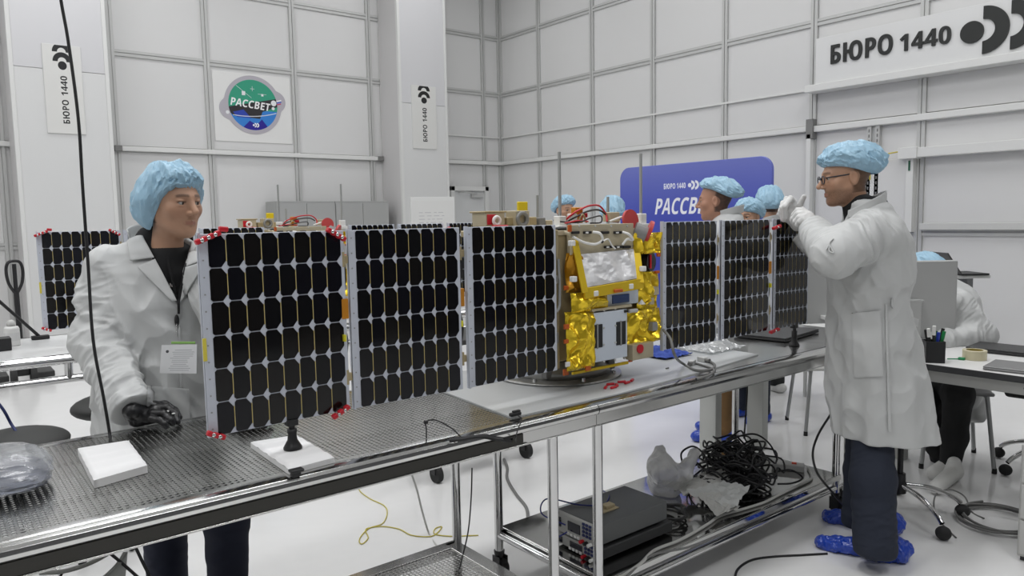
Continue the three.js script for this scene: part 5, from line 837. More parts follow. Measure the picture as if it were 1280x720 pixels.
{ // clips and cables on the table rim
  const c = V(onZ(372, 600, TZ0).x, TY, TZ0 - 0.006), o = thing('rim_clip', 'black screw clip on the table rim below the foam slab', 'clip', c);
  mesh('jaw', rspan(-0.012, 0.012, 0.0005, 0.014, -0.014, 0.004, 0.002), blackPlastic, o); mesh('knob', rspan(-0.018, 0.018, 0.014, 0.022, -0.012, 0.012, 0.003), blackPlastic, o);
  const w = onY(533, 548, TY + 0.001), o2 = thing('wire_loop', 'thin bent black wire standing on the perforated table', 'wire', w);
  mesh('wire', tube([V(0, 0, 0), V(0.002, 0.03, -0.002), V(0, 0.05, 0), V(0.02, 0.056, 0.01), V(0.06, 0.03, 0.05), V(0.075, 0.006, 0.075)], 0.0022, 50), blackCable, o2); mesh('clip', rbox(0.012, 0.01, 0.01, 0, 0.05, 0, 0.002), blackPlastic, o2);
  const R = (u, v, y = TY + 0.008) => onY(u, v, y);
  for (let i = 0; i < 3; i++) cable(['thick black cable lying along the table rim', 'black cable beside the thick one on the rim', 'black cable crossing the rim towards the seam'][i], [R(562 + i * 2, 551 - i * 1.5), R(580, 549 - i), R(600 + i * 3, 546 - i), R(622, 549 - i), R(640, 551 - i, TY + 0.004 + 0.006 * i)], 0.004 + (i === 0 ? 0.0015 : 0), blackCable);
  const m = onY(644, 519, TY + 0.008), o3 = thing('ground_clip', 'black grounding clip on the corner of the antistatic sheet', 'clip', V(m.x, TY + 0.005, m.z)); mesh('jaw', rbox(0.045, 0.012, 0.016, 0, 0.007, 0, 0.004), blackPlastic, o3); mesh('lever', rbox(0.03, 0.006, 0.012, 0.005, 0.016, 0, 0.002), blackPlastic, o3);
  cable('thin black ground wire falling from the sheet corner', [R(648, 520, TY + 0.014), R(652, 524, TY + 0.02), R(648, 535, TY + 0.012), R(645, 545, TY + 0.004), onZ(645, 552, TZ0 + 0.006)], 0.002, blackCable);
}
{ // loose red clamps in front of the mounting ring
  const spots = [[757, 484, 0.6], [763, 480, -0.3], [771, 481, 0.9], [777, 477, -0.5], [784, 478, 0.2], [790, 475, 0.5], [767, 484, 0.1]];
  spots.forEach(([u, v, a], i) => { const p = onY(u, v, TY + 0.010), g = rbox(0.034, 0.009, 0.011, 0, 0, 0, 0.003); g.rotateY(a); single('red_clip', 'small loose red plastic clip before the mounting ring', 'clip', T(g, p.x, TY + 0.0095, p.z), redPlastic, 'loose red clips on the antistatic sheet'); });
}
{ // grey harness with connectors right of the body
  const R = (u, v, y = TY + 0.011) => onY(u, v, y);
  cable('grey harness cable hanging from the spacecraft to the sheet', [at(829, 412, 3.05), at(838, 424, 3.0), at(842, 440, 2.98), R(856, 456), R(872, 463), R(888, 462), R(893, 456), R(884, 450)], 0.006, greyCable);
  cable('second grey harness cable looping on the sheet', [R(862, 452), R(876, 456), R(892, 462), R(888, 468), R(870, 474)], 0.005, greyCable);
  for (const [i, u, v, n] of [[0, 865, 453, 'silver cable connector lying at the loop of harness'], [1, 878, 449, 'silver cable connector lying beyond another connector']]) { const p = R(u, v, TY + 0.016), o = thing('connector', n, 'connector', V(p.x, TY + 0.005, p.z)); o.rotation.y = 0.4 + i; mesh('shell', rbox(0.045, 0.022, 0.026, 0, 0.011, 0, 0.004), alu, o); mesh('backshell', rod(V(-0.022, 0.011, 0), V(-0.045, 0.011, 0), 0.009), aluDark, o); }
  const sp = R(834, 460, TY + 0.009); single('small_screw', 'tiny dark screw lying on the antistatic sheet', 'screw', T(rbox(0.02, 0.006, 0.006, 0, 0, 0, 0.002), sp.x, TY + 0.0085, sp.z), aluDark);
}
{ // clear bag and blue cloth behind the right wing
  const f = (cx, cz, rx, rz, h, s) => grid((u, v) => { const x = (u - 0.5) * 2, z = (v - 0.5) * 2, e = Math.max(Math.abs(x), Math.abs(z)); return V(cx + x * rx, TY + 0.006 + Math.max(0, h * (1 - e * e) * (0.75 + 0.9 * N3(x * 1.6 + s, z * 1.6, s)) + 0.01 * (1 - 2 * Math.abs(N3(x * 4, z * 4, s)))), cz + z * rz); }, 34, 26, 0.0015);
  single('plastic_bag', 'clear plastic bag lying under the right wing panels', 'bag', toCreasedNormals(f(3.02, -2.28, 0.14, 0.16, 0.055, 2), 0.6), M([0.85, 0.86, 0.86], 0.15, 0, { transmission: 0.7, thickness: 0 }));
  single('wiping_cloth', 'crumpled blue wiping cloth under the right wing panels', 'cloth', toCreasedNormals(f(2.72, -2.30, 0.10, 0.12, 0.03, 7), 0.6), M([0.05, 0.10, 0.45], 0.8));
}
{ // closed black laptop at the end of the polished table
  const P = [onY(932, 418, TY + 0.02), onY(985, 424, TY + 0.02), onY(1022, 411, TY + 0.02), onY(975, 403, TY + 0.02)], o = thing('laptop', 'closed black laptop at the end of the polished table', 'laptop', V((P[0].x + P[2].x) / 2 - 0.02, TY, (P[0].z + P[2].z) / 2 - 0.02)); o.rotation.y = 0.12;
  mesh('base', rbox(0.42, 0.012, 0.29, 0, 0.009, 0, 0.005), blackPlastic, o); mesh('lid', rbox(0.42, 0.008, 0.29, 0, 0.020, 0, 0.004), M([0.02, 0.02, 0.022], 0.35), o); for (const s of [-1, 1]) mesh('foot', cyl(s * 0.17, 0, 0.1, 0.008, 0.004), blackRubber, o);
}
// ---------------------------------------------------------------- lower shelf of the polished table
const SY = 0.20;
function instrument(label, y, w, h, d, face, xo) {
  const o = thing('power_supply', label, 'instrument', V(2.155 + xo, y, -2.075)); // front panel faces -x
  mesh('case', rspan(-d / 2 + 0.02, d / 2, 0.012, h, -w / 2, w / 2, 0.006), face ? M([0.09, 0.095, 0.095], 0.5) : M([0.03, 0.031, 0.032], 0.5), o);
  const fp = mesh('front_panel', rspan(-d / 2, -d / 2 + 0.022, 0.012, h, -w / 2, w / 2, 0.006), M([0.42, 0.42, 0.40], 0.5), o);
  mesh('display', rspan(-d / 2 - 0.003, -d / 2 + 0.002, h * 0.38, h * 0.80, -0.035, 0.035, 0.001, 1), M([0.006, 0.007, 0.016], 0.15), o); mesh('display', rspan(-d / 2 - 0.003, -d / 2 + 0.002, h * 0.38, h * 0.80, -w / 2 + 0.012, -w / 2 + 0.045, 0.001, 1), M([0.006, 0.007, 0.016], 0.15), o);
  for (let i = 0; i < 3; i++) for (let j = 0; j < 4; j++) mesh('button', rspan(-d / 2 - 0.005, -d / 2 + 0.002, h * 0.4 + j * 0.015, h * 0.4 + j * 0.015 + 0.010, 0.048 + i * 0.018, 0.061 + i * 0.018, 0.002, 1), navyPlastic, o);
  for (let i = 0; i < 4; i++) mesh('button', rspan(-d / 2 - 0.005, -d / 2 + 0.002, h * 0.16, h * 0.16 + 0.012, -0.04 + i * 0.02, -0.027 + i * 0.02, 0.002, 1), whitePlastic, o);
  for (let i = 0; i < 3; i++) { const g = new THREE.CylinderGeometry(0.007, 0.007, 0.02, 12); g.rotateZ(Math.PI / 2); mesh('terminal', T(g, -d / 2 - 0.008, h * 0.18, 0.05 + i * 0.022), [redPlastic, blackPlastic, whitePlastic][i], o); }
  for (const [a, b] of [[-1, -1], [-1, 1], [1, -1], [1, 1]]) mesh('foot', cyl(a * (d / 2 - 0.05), 0, b * (w / 2 - 0.03), 0.012, 0.013), blackRubber, o);
  return o;
}
instrument('dark bench power supply, lower of the two stacked on the shelf', SY, 0.25, 0.056, 0.44, false, 0.02);
instrument('grey bench power supply with display, stacked on the other one', SY + 0.0572, 0.24, 0.092, 0.42, true, 0);
{ const y = SY + 0.149; single('circuit_module', 'small beige module lying on the upper power supply', 'module', [rbox(0.05, 0.014, 0.035, 2.12, y + 0.012, -2.06, 0.003), rbox(0.09, 0.004, 0.06, 2.11, y + 0.003, -2.06, 0.001)], M([0.42, 0.35, 0.22], 0.6));
  cable('thin blue lead running over the upper power supply', [V(1.94, SY + 0.11, -2.12), V(1.90, SY + 0.14, -2.22), V(1.96, SY + 0.17, -2.26), V(2.05, y + 0.006, -2.15), V(2.12, y + 0.006, -2.09), V(2.2, y + 0.006, -2.13), V(2.34, SY + 0.1, -2.3)], 0.003, blueCable);
  cable('thin blue lead drooping from the power supply front', [V(1.93, SY + 0.09, -2.10), V(1.90, SY + 0.04, -2.16), V(1.92, SY + 0.004, -2.2), V(2.02, SY + 0.004, -2.26)], 0.003, blueCable); }
{ // crumpled tissue and film packets
  const sheet = (P, s, am, thick = 0.002) => toCreasedNormals(grid((u, v) => { const p = P[0].clone().lerp(P[1], u).lerp(P[3].clone().lerp(P[2], u), v); p.y += am * (1 - 2 * Math.abs(N3(u * 3 + s, v * 3, s))) + am * 0.5 * N3(u * 8, v * 8 + s, 2); p.y = Math.max(p.y, SY + 0.006); return p; }, 26, 22, thick), 0.6), S = (u, v, y = SY + 0.02) => onY(u, v, y);
  const film = M([0.84, 0.84, 0.83], 0.35, 0, { transmission: 0.4, thickness: 0 }), pk = M([0.46, 0.46, 0.44], 0.55);
  const bag = (() => { const s = p => { let d = chainD(p, [[S(828, 603, SY + 0.06), 0.06], [at(826, 585, 3.42), 0.045], [at(825, 562, 3.45), 0.012]], 0.05); d = smin(d, chainD(p, [[S(838, 606, SY + 0.05), 0.05], [at(856, 590, 3.45), 0.025], [at(868, 566, 3.5), 0.012]], 0.04), 0.05); d -= fold(p, 6, 0.016, 13); return smax(d, SY + 0.004 - p.y, 0.006); }; return net(s, ...bounds([S(805, 612), at(826, 556, 3.45), at(872, 560, 3.5), S(850, 615)], 0.12), 0.007); })();
  single('film_bag', 'crumpled translucent white film bag with two upright ears on the shelf', 'bag', bag, film);
  single('film_packet', 'flat crumpled grey packet between film bag and cable heap', 'packet', sheet([S(828, 608, SY + 0.05), S(902, 590, SY + 0.08), S(915, 602, SY + 0.06), S(860, 622, SY + 0.04)], 3, 0.02), pk);
  single('film_packet', 'pale crumpled packet with a folded flap before the cable heap', 'packet', sheet([S(858, 618, SY + 0.06), S(905, 606, SY + 0.09), S(938, 612, SY + 0.07), S(918, 640, SY + 0.03)], 9, 0.022), M([0.50, 0.51, 0.50], 0.5));
  single('film_packet', 'grey packet drooping over the front of the shelf', 'packet', sheet([S(872, 620, SY + 0.07), S(898, 618, SY + 0.07), S(925, 636, SY + 0.03), S(895, 648, SY + 0.02)], 14, 0.012), pk);
}
{ // heap of black cable: one tangled bundle
  const c = onY(925, 610, SY), turns = [], base = V(c.x + 0.02, SY + 0.01, c.z - 0.02);
  for (let k = 0; k < 48; k++) { const pts = [], ox = rr(-0.07, 0.07), oz = rr(-0.08, 0.08), R0 = rr(0.05, 0.165), ph = rr(0, 6.28), lift = rr(0.0, 0.2), tl = rr(-0.5, 0.5), tl2 = rr(-0.5, 0.5); const n = 13; for (let i = 0; i < n; i++) { const a = ph + i / n * Math.PI * 2, r = R0 * (1 + 0.22 * Math.sin(a * 3 + k)); pts.push(V(base.x + ox + Math.cos(a) * r, base.y + Math.max(0.004, lift * (1 - (ox * ox + oz * oz) * 30) + r * (tl * Math.cos(a) + tl2 * Math.sin(a)) * 0.6 + 0.02 * Math.sin(a * 5 + k)), base.z + oz + Math.sin(a) * r * 0.9)); } turns.push(tube(pts, 0.0048, 60, 6, true)); }
  const loop = (pts) => turns.push(tube(pts.map(([u, v, d]) => at(u, v, d)), 0.0045, 50, 6));
  loop([[853, 580, 3.5], [852, 566, 3.5], [866, 558, 3.5], [880, 568, 3.5], [886, 590, 3.52]]); loop([[884, 565, 3.6], [905, 555, 3.65], [925, 545, 3.7], [945, 543, 3.7], [962, 555, 3.7], [972, 575, 3.7]]); loop([[968, 590, 3.6], [990, 588, 3.65], [1003, 597, 3.65], [990, 604, 3.6], [972, 605, 3.6]]); loop([[930, 548, 3.7], [932, 520, 3.8], [934, 480, 3.9], [931, 455, 3.95]]);
  const o = single('cable_heap', 'big tangled heap of black cables on the lower shelf', 'cables', turns, blackCable, null, 'stuff');
}
{ // coils and flex on the shelf
  const c = onY(832, 650, SY); const pts = []; for (let i = 0; i < 60; i++) { const a = i * 0.45, r = 0.085 + 0.012 * Math.sin(i * 1.7); pts.push(V(c.x + Math.cos(a) * r, SY + 0.008 + i * 0.0007 + 0.004 * Math.sin(i * 0.9), c.z + Math.sin(a) * r * 0.95)); } single('cable_coil', 'coil of dark grey cable behind the power supplies', 'cable', tube(pts, 0.0045, 300, 6), M([0.05, 0.05, 0.05], 0.5));
  const S = (u, v, y = SY + 0.008) => onY(u, v, y);
  cable('pale grey flex winding along the shelf front', [S(775, 722), S(800, 705), S(818, 688), S(850, 675), S(885, 655), S(900, 645), S(930, 636), S(955, 628), S(975, 618), S(1000, 606), S(1014, 598), S(1010, 585)], 0.0065, paleCable, 40);
  cable('grey flex lying under the pale one on the shelf', [S(782, 722), S(815, 694), S(860, 684), S(900, 668), S(930, 655)], 0.005, greyCable);
  const s = S(985, 580, SY + 0.03), o = thing('power_strip', 'grey power strip with red switch beside the cable heap', 'power strip', V(s.x, SY, s.z)); o.rotation.y = 0.5; mesh('body', rbox(0.06, 0.035, 0.16, 0, 0.018, 0, 0.006), M([0.42, 0.42, 0.41], 0.5), o); mesh('switch', rbox(0.02, 0.008, 0.024, 0, 0.038, 0.03, 0.002), M([0.6, 0.06, 0.02], 0.4), o);
}
// ---------------------------------------------------------------- floor of the middle ground
{ const o = thing('parts_cart', 'dark cart on black casters standing behind the perforated table', 'cart', V(2.62, 0, -3.72)), dm = M([0.05, 0.05, 0.05], 0.5); mesh('lower_deck', rbox(0.86, 0.03, 0.42, 0, 0.52, 0, 0.006), dm, o); mesh('upper_deck', rbox(0.86, 0.03, 0.42, 0, 0.82, 0, 0.006), dm, o);
  for (const [x, z] of [[-0.34, 0.12], [0.34, 0.12], [-0.34, -0.14], [0.34, -0.14]]) { mesh('post', rod(V(x, 0.1, z), V(x, 0.84, z), 0.012), blackPlastic, o); const w = new THREE.CylinderGeometry(0.05, 0.05, 0.035, 20); w.rotateZ(Math.PI / 2); const c = mesh('caster', rspan(x - 0.025, x + 0.025, 0.05, 0.112, z - 0.02, z + 0.02, 0.003), blackPlastic, o); mesh('wheel', T(w, x, 0.05, z), blackRubber, c); } }
const Fl = (u, v, y = 0.004) => onY(u, v, y);
cable('thin yellow cable looped on the floor under the tables', [Fl(452, 600), Fl(449, 612), Fl(462, 623), Fl(480, 632), Fl(484, 640), Fl(477, 655), Fl(462, 660), Fl(449, 675), Fl(452, 680), Fl(460, 673), Fl(458, 661), Fl(475, 658), Fl(498, 661), Fl(515, 669), Fl(540, 670), Fl(552, 658), Fl(545, 660), Fl(543, 667), Fl(560, 670), Fl(598, 669)], 0.0027, yellowCable, 60);
cable('thin pale grey cable curving down from the table underside', [at(513, 588, 3.6), at(521, 612, 3.6), at(528, 640, 3.6), Fl(536, 666, 0.006), Fl(548, 684, 0.006), Fl(560, 692, 0.006)], 0.005, paleCable);
cable('grey cable running from the cart casters to the shelf', [Fl(630, 574, 0.02), Fl(634, 584, 0.006), Fl(634, 598), Fl(645, 618), Fl(658, 635), Fl(660, 650), Fl(662, 668)], 0.009, greyCable);
cable('thin dark wire hanging beside the inner table leg', [at(590, 585, 2.5), at(589, 620, 2.5), at(585, 665, 2.52), at(577, 700, 2.5), at(574, 712, 2.5)], 0.0025, blackCable);
{ const p = Fl(805, 511, 0); single('floor_puck', 'small white round disc lying alone on the floor', 'disc', T(lathe([[0, 0], [0.07, 0], [0.08, 0.008], [0.075, 0.02], [0.03, 0.032], [0, 0.034]], 24), p.x, 0, p.z), whitePlastic); }
{ // low grey bench in front of the brown trousers
  const o = thing('low_bench', 'low pale grey bench with square legs before the brown trousers', 'bench', V(3.97, 0, -2.74)), bm = M([0.50, 0.51, 0.49], 0.45);
  for (const x of [-0.25, 0.25]) mesh('leg', rbox(0.06, 0.50, 0.12, x, 0.25, 0, 0.004), bm, o);
  mesh('seat_frame', rbox(0.60, 0.07, 0.17, 0, 0.52, 0.0, 0.006), bm, o);
}
// ---------------------------------------------------------------- desk and seats on the right
const deskTop = M([0.72, 0.72, 0.71], 0.4), deskEdge = M([0.035, 0.036, 0.038], 0.5), deskGrey = M([0.50, 0.50, 0.48], 0.5);
{
  const x0 = 4.0, x1 = 4.78, z0 = -2.12, z1 = 0.4, o = thing('desk', 'white desk with black edge band and grey apron beside the seated person', 'desk');
  mesh('desk_top', rspan(x0 + 0.004, x1, 0.722, 0.75, z0, z1, 0.003), deskTop, o); mesh('edge_band', rspan(x0 - 0.004, x0 + 0.004, 0.718, 0.75, z0, z1, 0.002, 1), deskEdge, o); mesh('edge_band', rspan(x0, x1, 0.718, 0.7505, z0 - 0.004, z0 + 0.004, 0.002, 1), deskEdge, o);
  mesh('apron', rspan(x0 + 0.03, x0 + 0.055, 0.655, 0.72, z0 + 0.05, z1, 0.003), deskGrey, o); { const g = new THREE.CylinderGeometry(0.006, 0.006, 0.004, 12); g.rotateZ(Math.PI / 2); mesh('bolt', T(g, x0 + 0.028, 0.69, -1.19), deskEdge, o); }
  const lg = onY(1272, 706, 0); mesh('leg', rspan(x0 + 0.03, x0 + 0.09, 0, 0.66, z0 + 0.06, z0 + 0.12, 0.004), deskGrey, o); for (const x of [x1 - 0.12]) mesh('leg', rspan(x, x + 0.06, 0, 0.72, z0 + 0.06, z0 + 0.12, 0.004), deskGrey, o);
  mesh('side_panel', rspan(x0 + 0.03, x1 - 0.06, 0.03, 0.72, z1 - 0.08, z1 - 0.04, 0.004), deskGrey, o); mesh('panel_foot', rspan(x0 + 0.03, x1 - 0.06, 0, 0.03, z1 - 0.08, z1 - 0.04, 0.002), deskEdge, o);
}
{ const p = onY(1283, 704, 0); const o = thing('drawer_unit', 'pale grey drawer unit standing at the coiled cables', 'cabinet', V(p.x + 0.28, 0, p.z + 0.12)); mesh('body', rbox(0.55, 0.5, 0.42, 0, 0.27, 0.05, 0.006), deskGrey, o); mesh('plinth', rbox(0.53, 0.02, 0.40, 0, 0.01, 0.05, 0.003), deskEdge, o); for (let i = 0; i < 3; i++) { const d = mesh('drawer', rbox(0.012, 0.15, 0.40, -0.281, 0.11 + i * 0.16, 0.05, 0.003), M([0.54, 0.54, 0.52], 0.5), o); mesh('handle', rbox(0.014, 0.012, 0.1, -0.292, 0.16 + i * 0.16, 0.05, 0.003), alu, d); } }
{ // big silver display seen from behind
  const alum = M([0.46, 0.465, 0.46], 0.36, 0.35);
  const mon = (label, ul, ur, vt, vb, d, faceDeg) => { const c = at((ul + ur) / 2, (vt + vb) / 2, d), w = (ur - ul) * d / F / 1.0, h = (vb - vt) * d / F, o = thing('display', label, 'monitor', V(c.x, 0.75, c.z)); o.rotation.y = Math.atan2(camZ.x, camZ.z) + faceDeg; const yc = c.y - 0.75; mesh('shell', rbox(w, h, 0.025, 0, yc, 0, 0.010, 3), alum, o); mesh('screen', rbox(w - 0.03, h - 0.06, 0.004, 0, yc + 0.015, -0.0135, 0.001, 1), blackPlastic, o); mesh('stand', [rbox(0.11, yc + 0.02, 0.012, 0, yc / 2, 0.055, 0.004), rbox(0.14, 0.012, 0.06, 0, yc, 0.032, 0.004)], alum, o); mesh('foot', rbox(0.18, 0.008, 0.18, 0, 0.004, 0.03, 0.003), alum, o); return o; };
  mon('large silver all-in-one computer seen from behind on the desk', 1072, 1195, 326, 424, 4.32, 0.0);
  const o2 = mon('silver display behind the bespectacled person, near the wing tip', 1006, 1100, 298, 404, 5.7, 0.0);
  const o = thing('desk', 'white desk with papers under the silver display by the wing tip', 'desk'); const c = at(1080, 408, 5.8); mesh('desk_top', T(rbox(0.75, 0.028, 0.9, 0, 0.736, 0, 0.003).rotateY(Math.atan2(camZ.x, camZ.z)), c.x, 0, c.z), deskTop, o); for (const [a, b] of [[-0.3, -0.38], [0.3, -0.38], [-0.3, 0.38], [0.3, 0.38]]) { const q = V(a, 0, b).applyAxisAngle(V(0, 1, 0), Math.atan2(camZ.x, camZ.z)); mesh('leg', rod(V(c.x + q.x, 0, c.z + q.z), V(c.x + q.x, 0.72, c.z + q.z), 0.015), alu, o); }
  const pp = onY(1028, 408, 0.751); single('paper_sheets', 'white paper sheets on the desk by the wing tip', 'paper', T(rbox(0.21, 0.003, 0.297, 0, 0, 0, 0.001, 1).rotateY(0.9), pp.x, 0.7525, pp.z), whitePaint);
  cable('thin black cable dropping between the display and the coat', [at(1036, 300, 5.1), at(1037, 350, 5.1), at(1036, 400, 5.05), at(1034, 430, 5.0), at(1030, 455, 5.0)], 0.006, blackCable);
}
{ // pencil cup with pens
  const p = onY(1166, 452, 0.75), o = thing('pencil_cup', 'black square cup full of pens on the desk', 'cup', V(p.x, 0.75, p.z)), W = 0.045, Hc = 0.112;
  mesh('cup', [rspan(-W, W, 0, 0.006, -W, W, 0.002), rspan(-W, W, 0, Hc, -W, -W + 0.004, 0.002), rspan(-W, W, 0, Hc, W - 0.004, W, 0.002), rspan(-W, -W + 0.004, 0, Hc, -W, W, 0.002), rspan(W - 0.004, W, 0, Hc, -W, W, 0.002)], blackPlastic, o); o.rotation.y = 0.65;
  const list = [['white marker', whitePlastic, -0.028, 0.02, 0.17, -0.10], ['white cap pen', whitePlastic, -0.014, 0.03, 0.185, -0.02], ['black marker', blackPlastic, -0.02, -0.01, 0.16, -0.14], ['blue highlighter', M([0.02, 0.05, 0.42], 0.4), 0.006, 0.024, 0.15, 0.05], ['green highlighter', M([0.01, 0.22, 0.06], 0.4), 0.026, 0.02, 0.155, 0.14], ['black pen', blackPlastic, 0.03, -0.01, 0.165, 0.2], ['yellow pencil', M([0.5, 0.38, 0.05], 0.5), 0.008, -0.012, 0.165, 0.0], ['dark green marker', M([0.01, 0.12, 0.05], 0.4), 0.016, -0.028, 0.15, 0.1]];
  for (const [n, m, x, z, len, tilt] of list) { const q = V(0, 0, 0).addScaledVector(camX, x).addScaledVector(camZ, z), a = V(p.x + q.x * 0.6, 0.757, p.z + q.z * 0.6), b = a.clone().add(V(tilt * 0.12 * camX.x + q.x * 0.4, len, tilt * 0.12 * camX.z + q.z * 0.4)); const pen = thing('pen', n + ' standing in the black cup', 'pen', null, 'pens in the cup'); mesh('barrel', rod(a, a.clone().lerp(b, 0.74), 0.0075), n.startsWith('white') ? blackPlastic : m, pen); mesh('cap', rod(a.clone().lerp(b, 0.74), b, 0.0085), m, pen); }
}
{ const p = onY(1218, 449, 0.75), o = thing('tape_roll', 'wide roll of clear packing tape lying on the white desk', 'tape', V(p.x, 0.75, p.z)); mesh('tape', lathe([[0.040, 0], [0.056, 0], [0.0565, 0.003], [0.0565, 0.047], [0.056, 0.05], [0.040, 0.05]], 36), M([0.60, 0.55, 0.38], 0.25), o); mesh('core', lathe([[0.0365, 0], [0.040, 0], [0.040, 0.05], [0.0365, 0.05], [0.0365, 0]], 36), M([0.32, 0.25, 0.06], 0.6), o);
  const d = onY(1202, 450, 0.75); single('green_clip', 'small green plastic clip beside the tape roll', 'clip', [T(rbox(0.02, 0.014, 0.03, 0, 0.007, 0, 0.003), d.x, 0.75, d.z), rod(V(d.x, 0.756, d.z), V(d.x - 0.05, 0.756, d.z - 0.05), 0.003)], M([0.02, 0.24, 0.09], 0.5)); }
{ const L = (label, u, v, w, d, rot, m, h) => { const p = onY(u, v, 0.76), o = thing('laptop', label, 'laptop', V(p.x, 0.75, p.z)); o.rotation.y = rot; mesh('base', rbox(d, h * 0.55, w, 0, h * 0.3 + 0.002, 0, 0.004), m, o); mesh('lid', rbox(d, h * 0.42, w, 0, h * 0.79 + 0.002, 0, 0.004), m, o); for (const s of [-1, 1]) mesh('foot', rbox(0.03, 0.004, 0.02, 0, 0.002, s * w * 0.38, 0.001, 1), blackRubber, o); };
  L('closed black laptop behind the tape roll', 1262, 438, 0.36, 0.24, 0.05, M([0.02, 0.02, 0.021], 0.4), 0.024); L('closed silver grey laptop at the desk edge', 1287, 461, 0.34, 0.235, 0.1, M([0.22, 0.22, 0.22], 0.4, 0.4), 0.018);
  const p = onY(1158, 436, 0.75); single('black_notebook', 'black notebook lying behind the pen cup', 'notebook', T(rbox(0.16, 0.014, 0.20, 0, 0.008, 0, 0.003), p.x, 0.75, p.z - 0.1), blackPlastic); }
{ // laptop on a tall stand far behind the big display
  const b = at(1206, 342, 7.0), o = thing('laptop_stand', 'grey pedestal stand behind the seated person', 'stand', V(b.x, 0, b.z)); mesh('column', rbox(0.14, b.y - 0.06, 0.10, 0, (b.y - 0.06) / 2 + 0.04, 0, 0.006), M([0.12, 0.125, 0.13], 0.5), o); mesh('foot', rbox(0.5, 0.04, 0.4, 0, 0.02, 0, 0.006), aluDark, o); mesh('tray', rbox(0.30, 0.03, 0.30, 0, b.y - 0.02, 0, 0.006).rotateY(-0.674), alu, o);
  const l = thing('laptop', 'open dark laptop tilted on the pedestal stand', 'laptop', V(b.x, b.y - 0.005, b.z)); l.rotation.y = -0.674; mesh('base', rbox(0.25, 0.016, 0.34, 0.0, 0.009, 0, 0.003), blackPlastic, l); const sc = rbox(0.012, 0.24, 0.34, 0, 0.12, 0, 0.003); sc.rotateZ(0.6); sc.translate(-0.13, 0.012, 0); mesh('lid', sc, M([0.05, 0.05, 0.05], 0.4), l); }
{ // plain tubular stools
  const seatM = M([0.60, 0.60, 0.58], 0.5), tubeM = M([0.42, 0.43, 0.43], 0.35, 0.5);
  const stool = (label, cx, cz, rot, seatMat) => { const o = thing('tube_stool', label, 'stool', V(cx, 0, cz)); o.rotation.y = rot; mesh('seat', rbox(0.40, 0.022, 0.36, 0, 0.462, 0, 0.010, 3), seatMat, o); mesh('seat_frame', [rod(V(-0.17, 0.44, -0.15), V(0.17, 0.44, -0.15), 0.011), rod(V(-0.17, 0.44, 0.15), V(0.17, 0.44, 0.15), 0.011)], tubeM, o); for (const [a, b] of [[-1, -1], [1, -1], [-1, 1], [1, 1]]) { const l = mesh('leg', rod(V(a * 0.16, 0.45, b * 0.15), V(a * 0.20, 0.02, b * 0.19), 0.0125), tubeM, o); mesh('tip', cyl(a * 0.201, 0, b * 0.191, 0.014, 0.03, 0.013), blackRubber, l); } return o; };
  stool('pale tubular stool behind the end of the polished table', 4.98, -2.70, 0.85, seatM);
  const sp = at(1188, 500, 4.55); stool('tubular stool under the seated person', sp.x, sp.z, 0.6, M([0.25, 0.25, 0.25], 0.5));
}
function starChair(label, c, seatY, rot, full) { // five-legged swivel base
  const o = thing('office_chair', label, 'chair', c); o.rotation.y = rot;
  for (let i = 0; i < 5; i++) { const a = i / 5 * Math.PI * 2, ca = Math.cos(a), sa = Math.sin(a), leg = mesh('base_arm', tube([V(ca * 0.03, 0.16, sa * 0.03), V(ca * 0.15, 0.145, sa * 0.15), V(ca * 0.26, 0.10, sa * 0.26), V(ca * 0.29, 0.075, sa * 0.29)], 0.013, 24, 10), chrome, o); const w = new THREE.SphereGeometry(0.033, 18, 12); w.scale(0.9, 1, 1.05); mesh('caster', T(w, ca * 0.30, 0.034, sa * 0.30), blackRubber, leg); }
  mesh('gas_lift', [cyl(0, 0.12, 0, 0.03, 0.1, 0.026), cyl(0, 0.2, 0, 0.014, seatY - 0.25, 0.014)], blackPlastic, o);
  if (full) { mesh('seat', sphere(0.2, 0, seatY, 0, 1, 0.3, 0.95, 28, 14), M([0.022, 0.023, 0.022], 0.6), o); mesh('mechanism', [rbox(0.16, 0.05, 0.12, 0, seatY - 0.07, 0, 0.01), rod(V(0, seatY - 0.07, 0), V(-0.2, seatY - 0.10, 0.05), 0.008)], blackPlastic, o); }
  return o;
}
starChair('round black swivel stool near the plastic bag', V(0.27, 0, -3.72), 0.62, 0.2, true).children.forEach(k => { if (k.name === 'base_arm') k.scale.set(0.72, 1, 0.72); });
starChair('black swivel stool half hidden behind the left coat', V(0.70, 0, -4.0), 0.66, 0.9, true).children.forEach(k => { if (k.name === 'base_arm') k.scale.set(0.72, 1, 0.72); });
{ const c = onY(1120, 646, 0.0); const o = starChair('swivel chair with chrome base behind the blue shoe covers', V(c.x + 0.03, 0, c.z), 0.5, 0.45, false); mesh('seat', sphere(0.13, 0, 0.5, 0, 1, 0.25, 1, 24, 12), M([0.03, 0.03, 0.03], 0.7), o);
  const c2 = onY(1314, 590, 0); const o2 = starChair('chrome swivel chair base beyond the coiled cable', V(c2.x, 0, c2.z), 0.48, 0.1, false); mesh('seat', rbox(0.42, 0.06, 0.42, 0, 0.48, 0, 0.025, 3), M([0.03, 0.03, 0.03], 0.7), o2); }
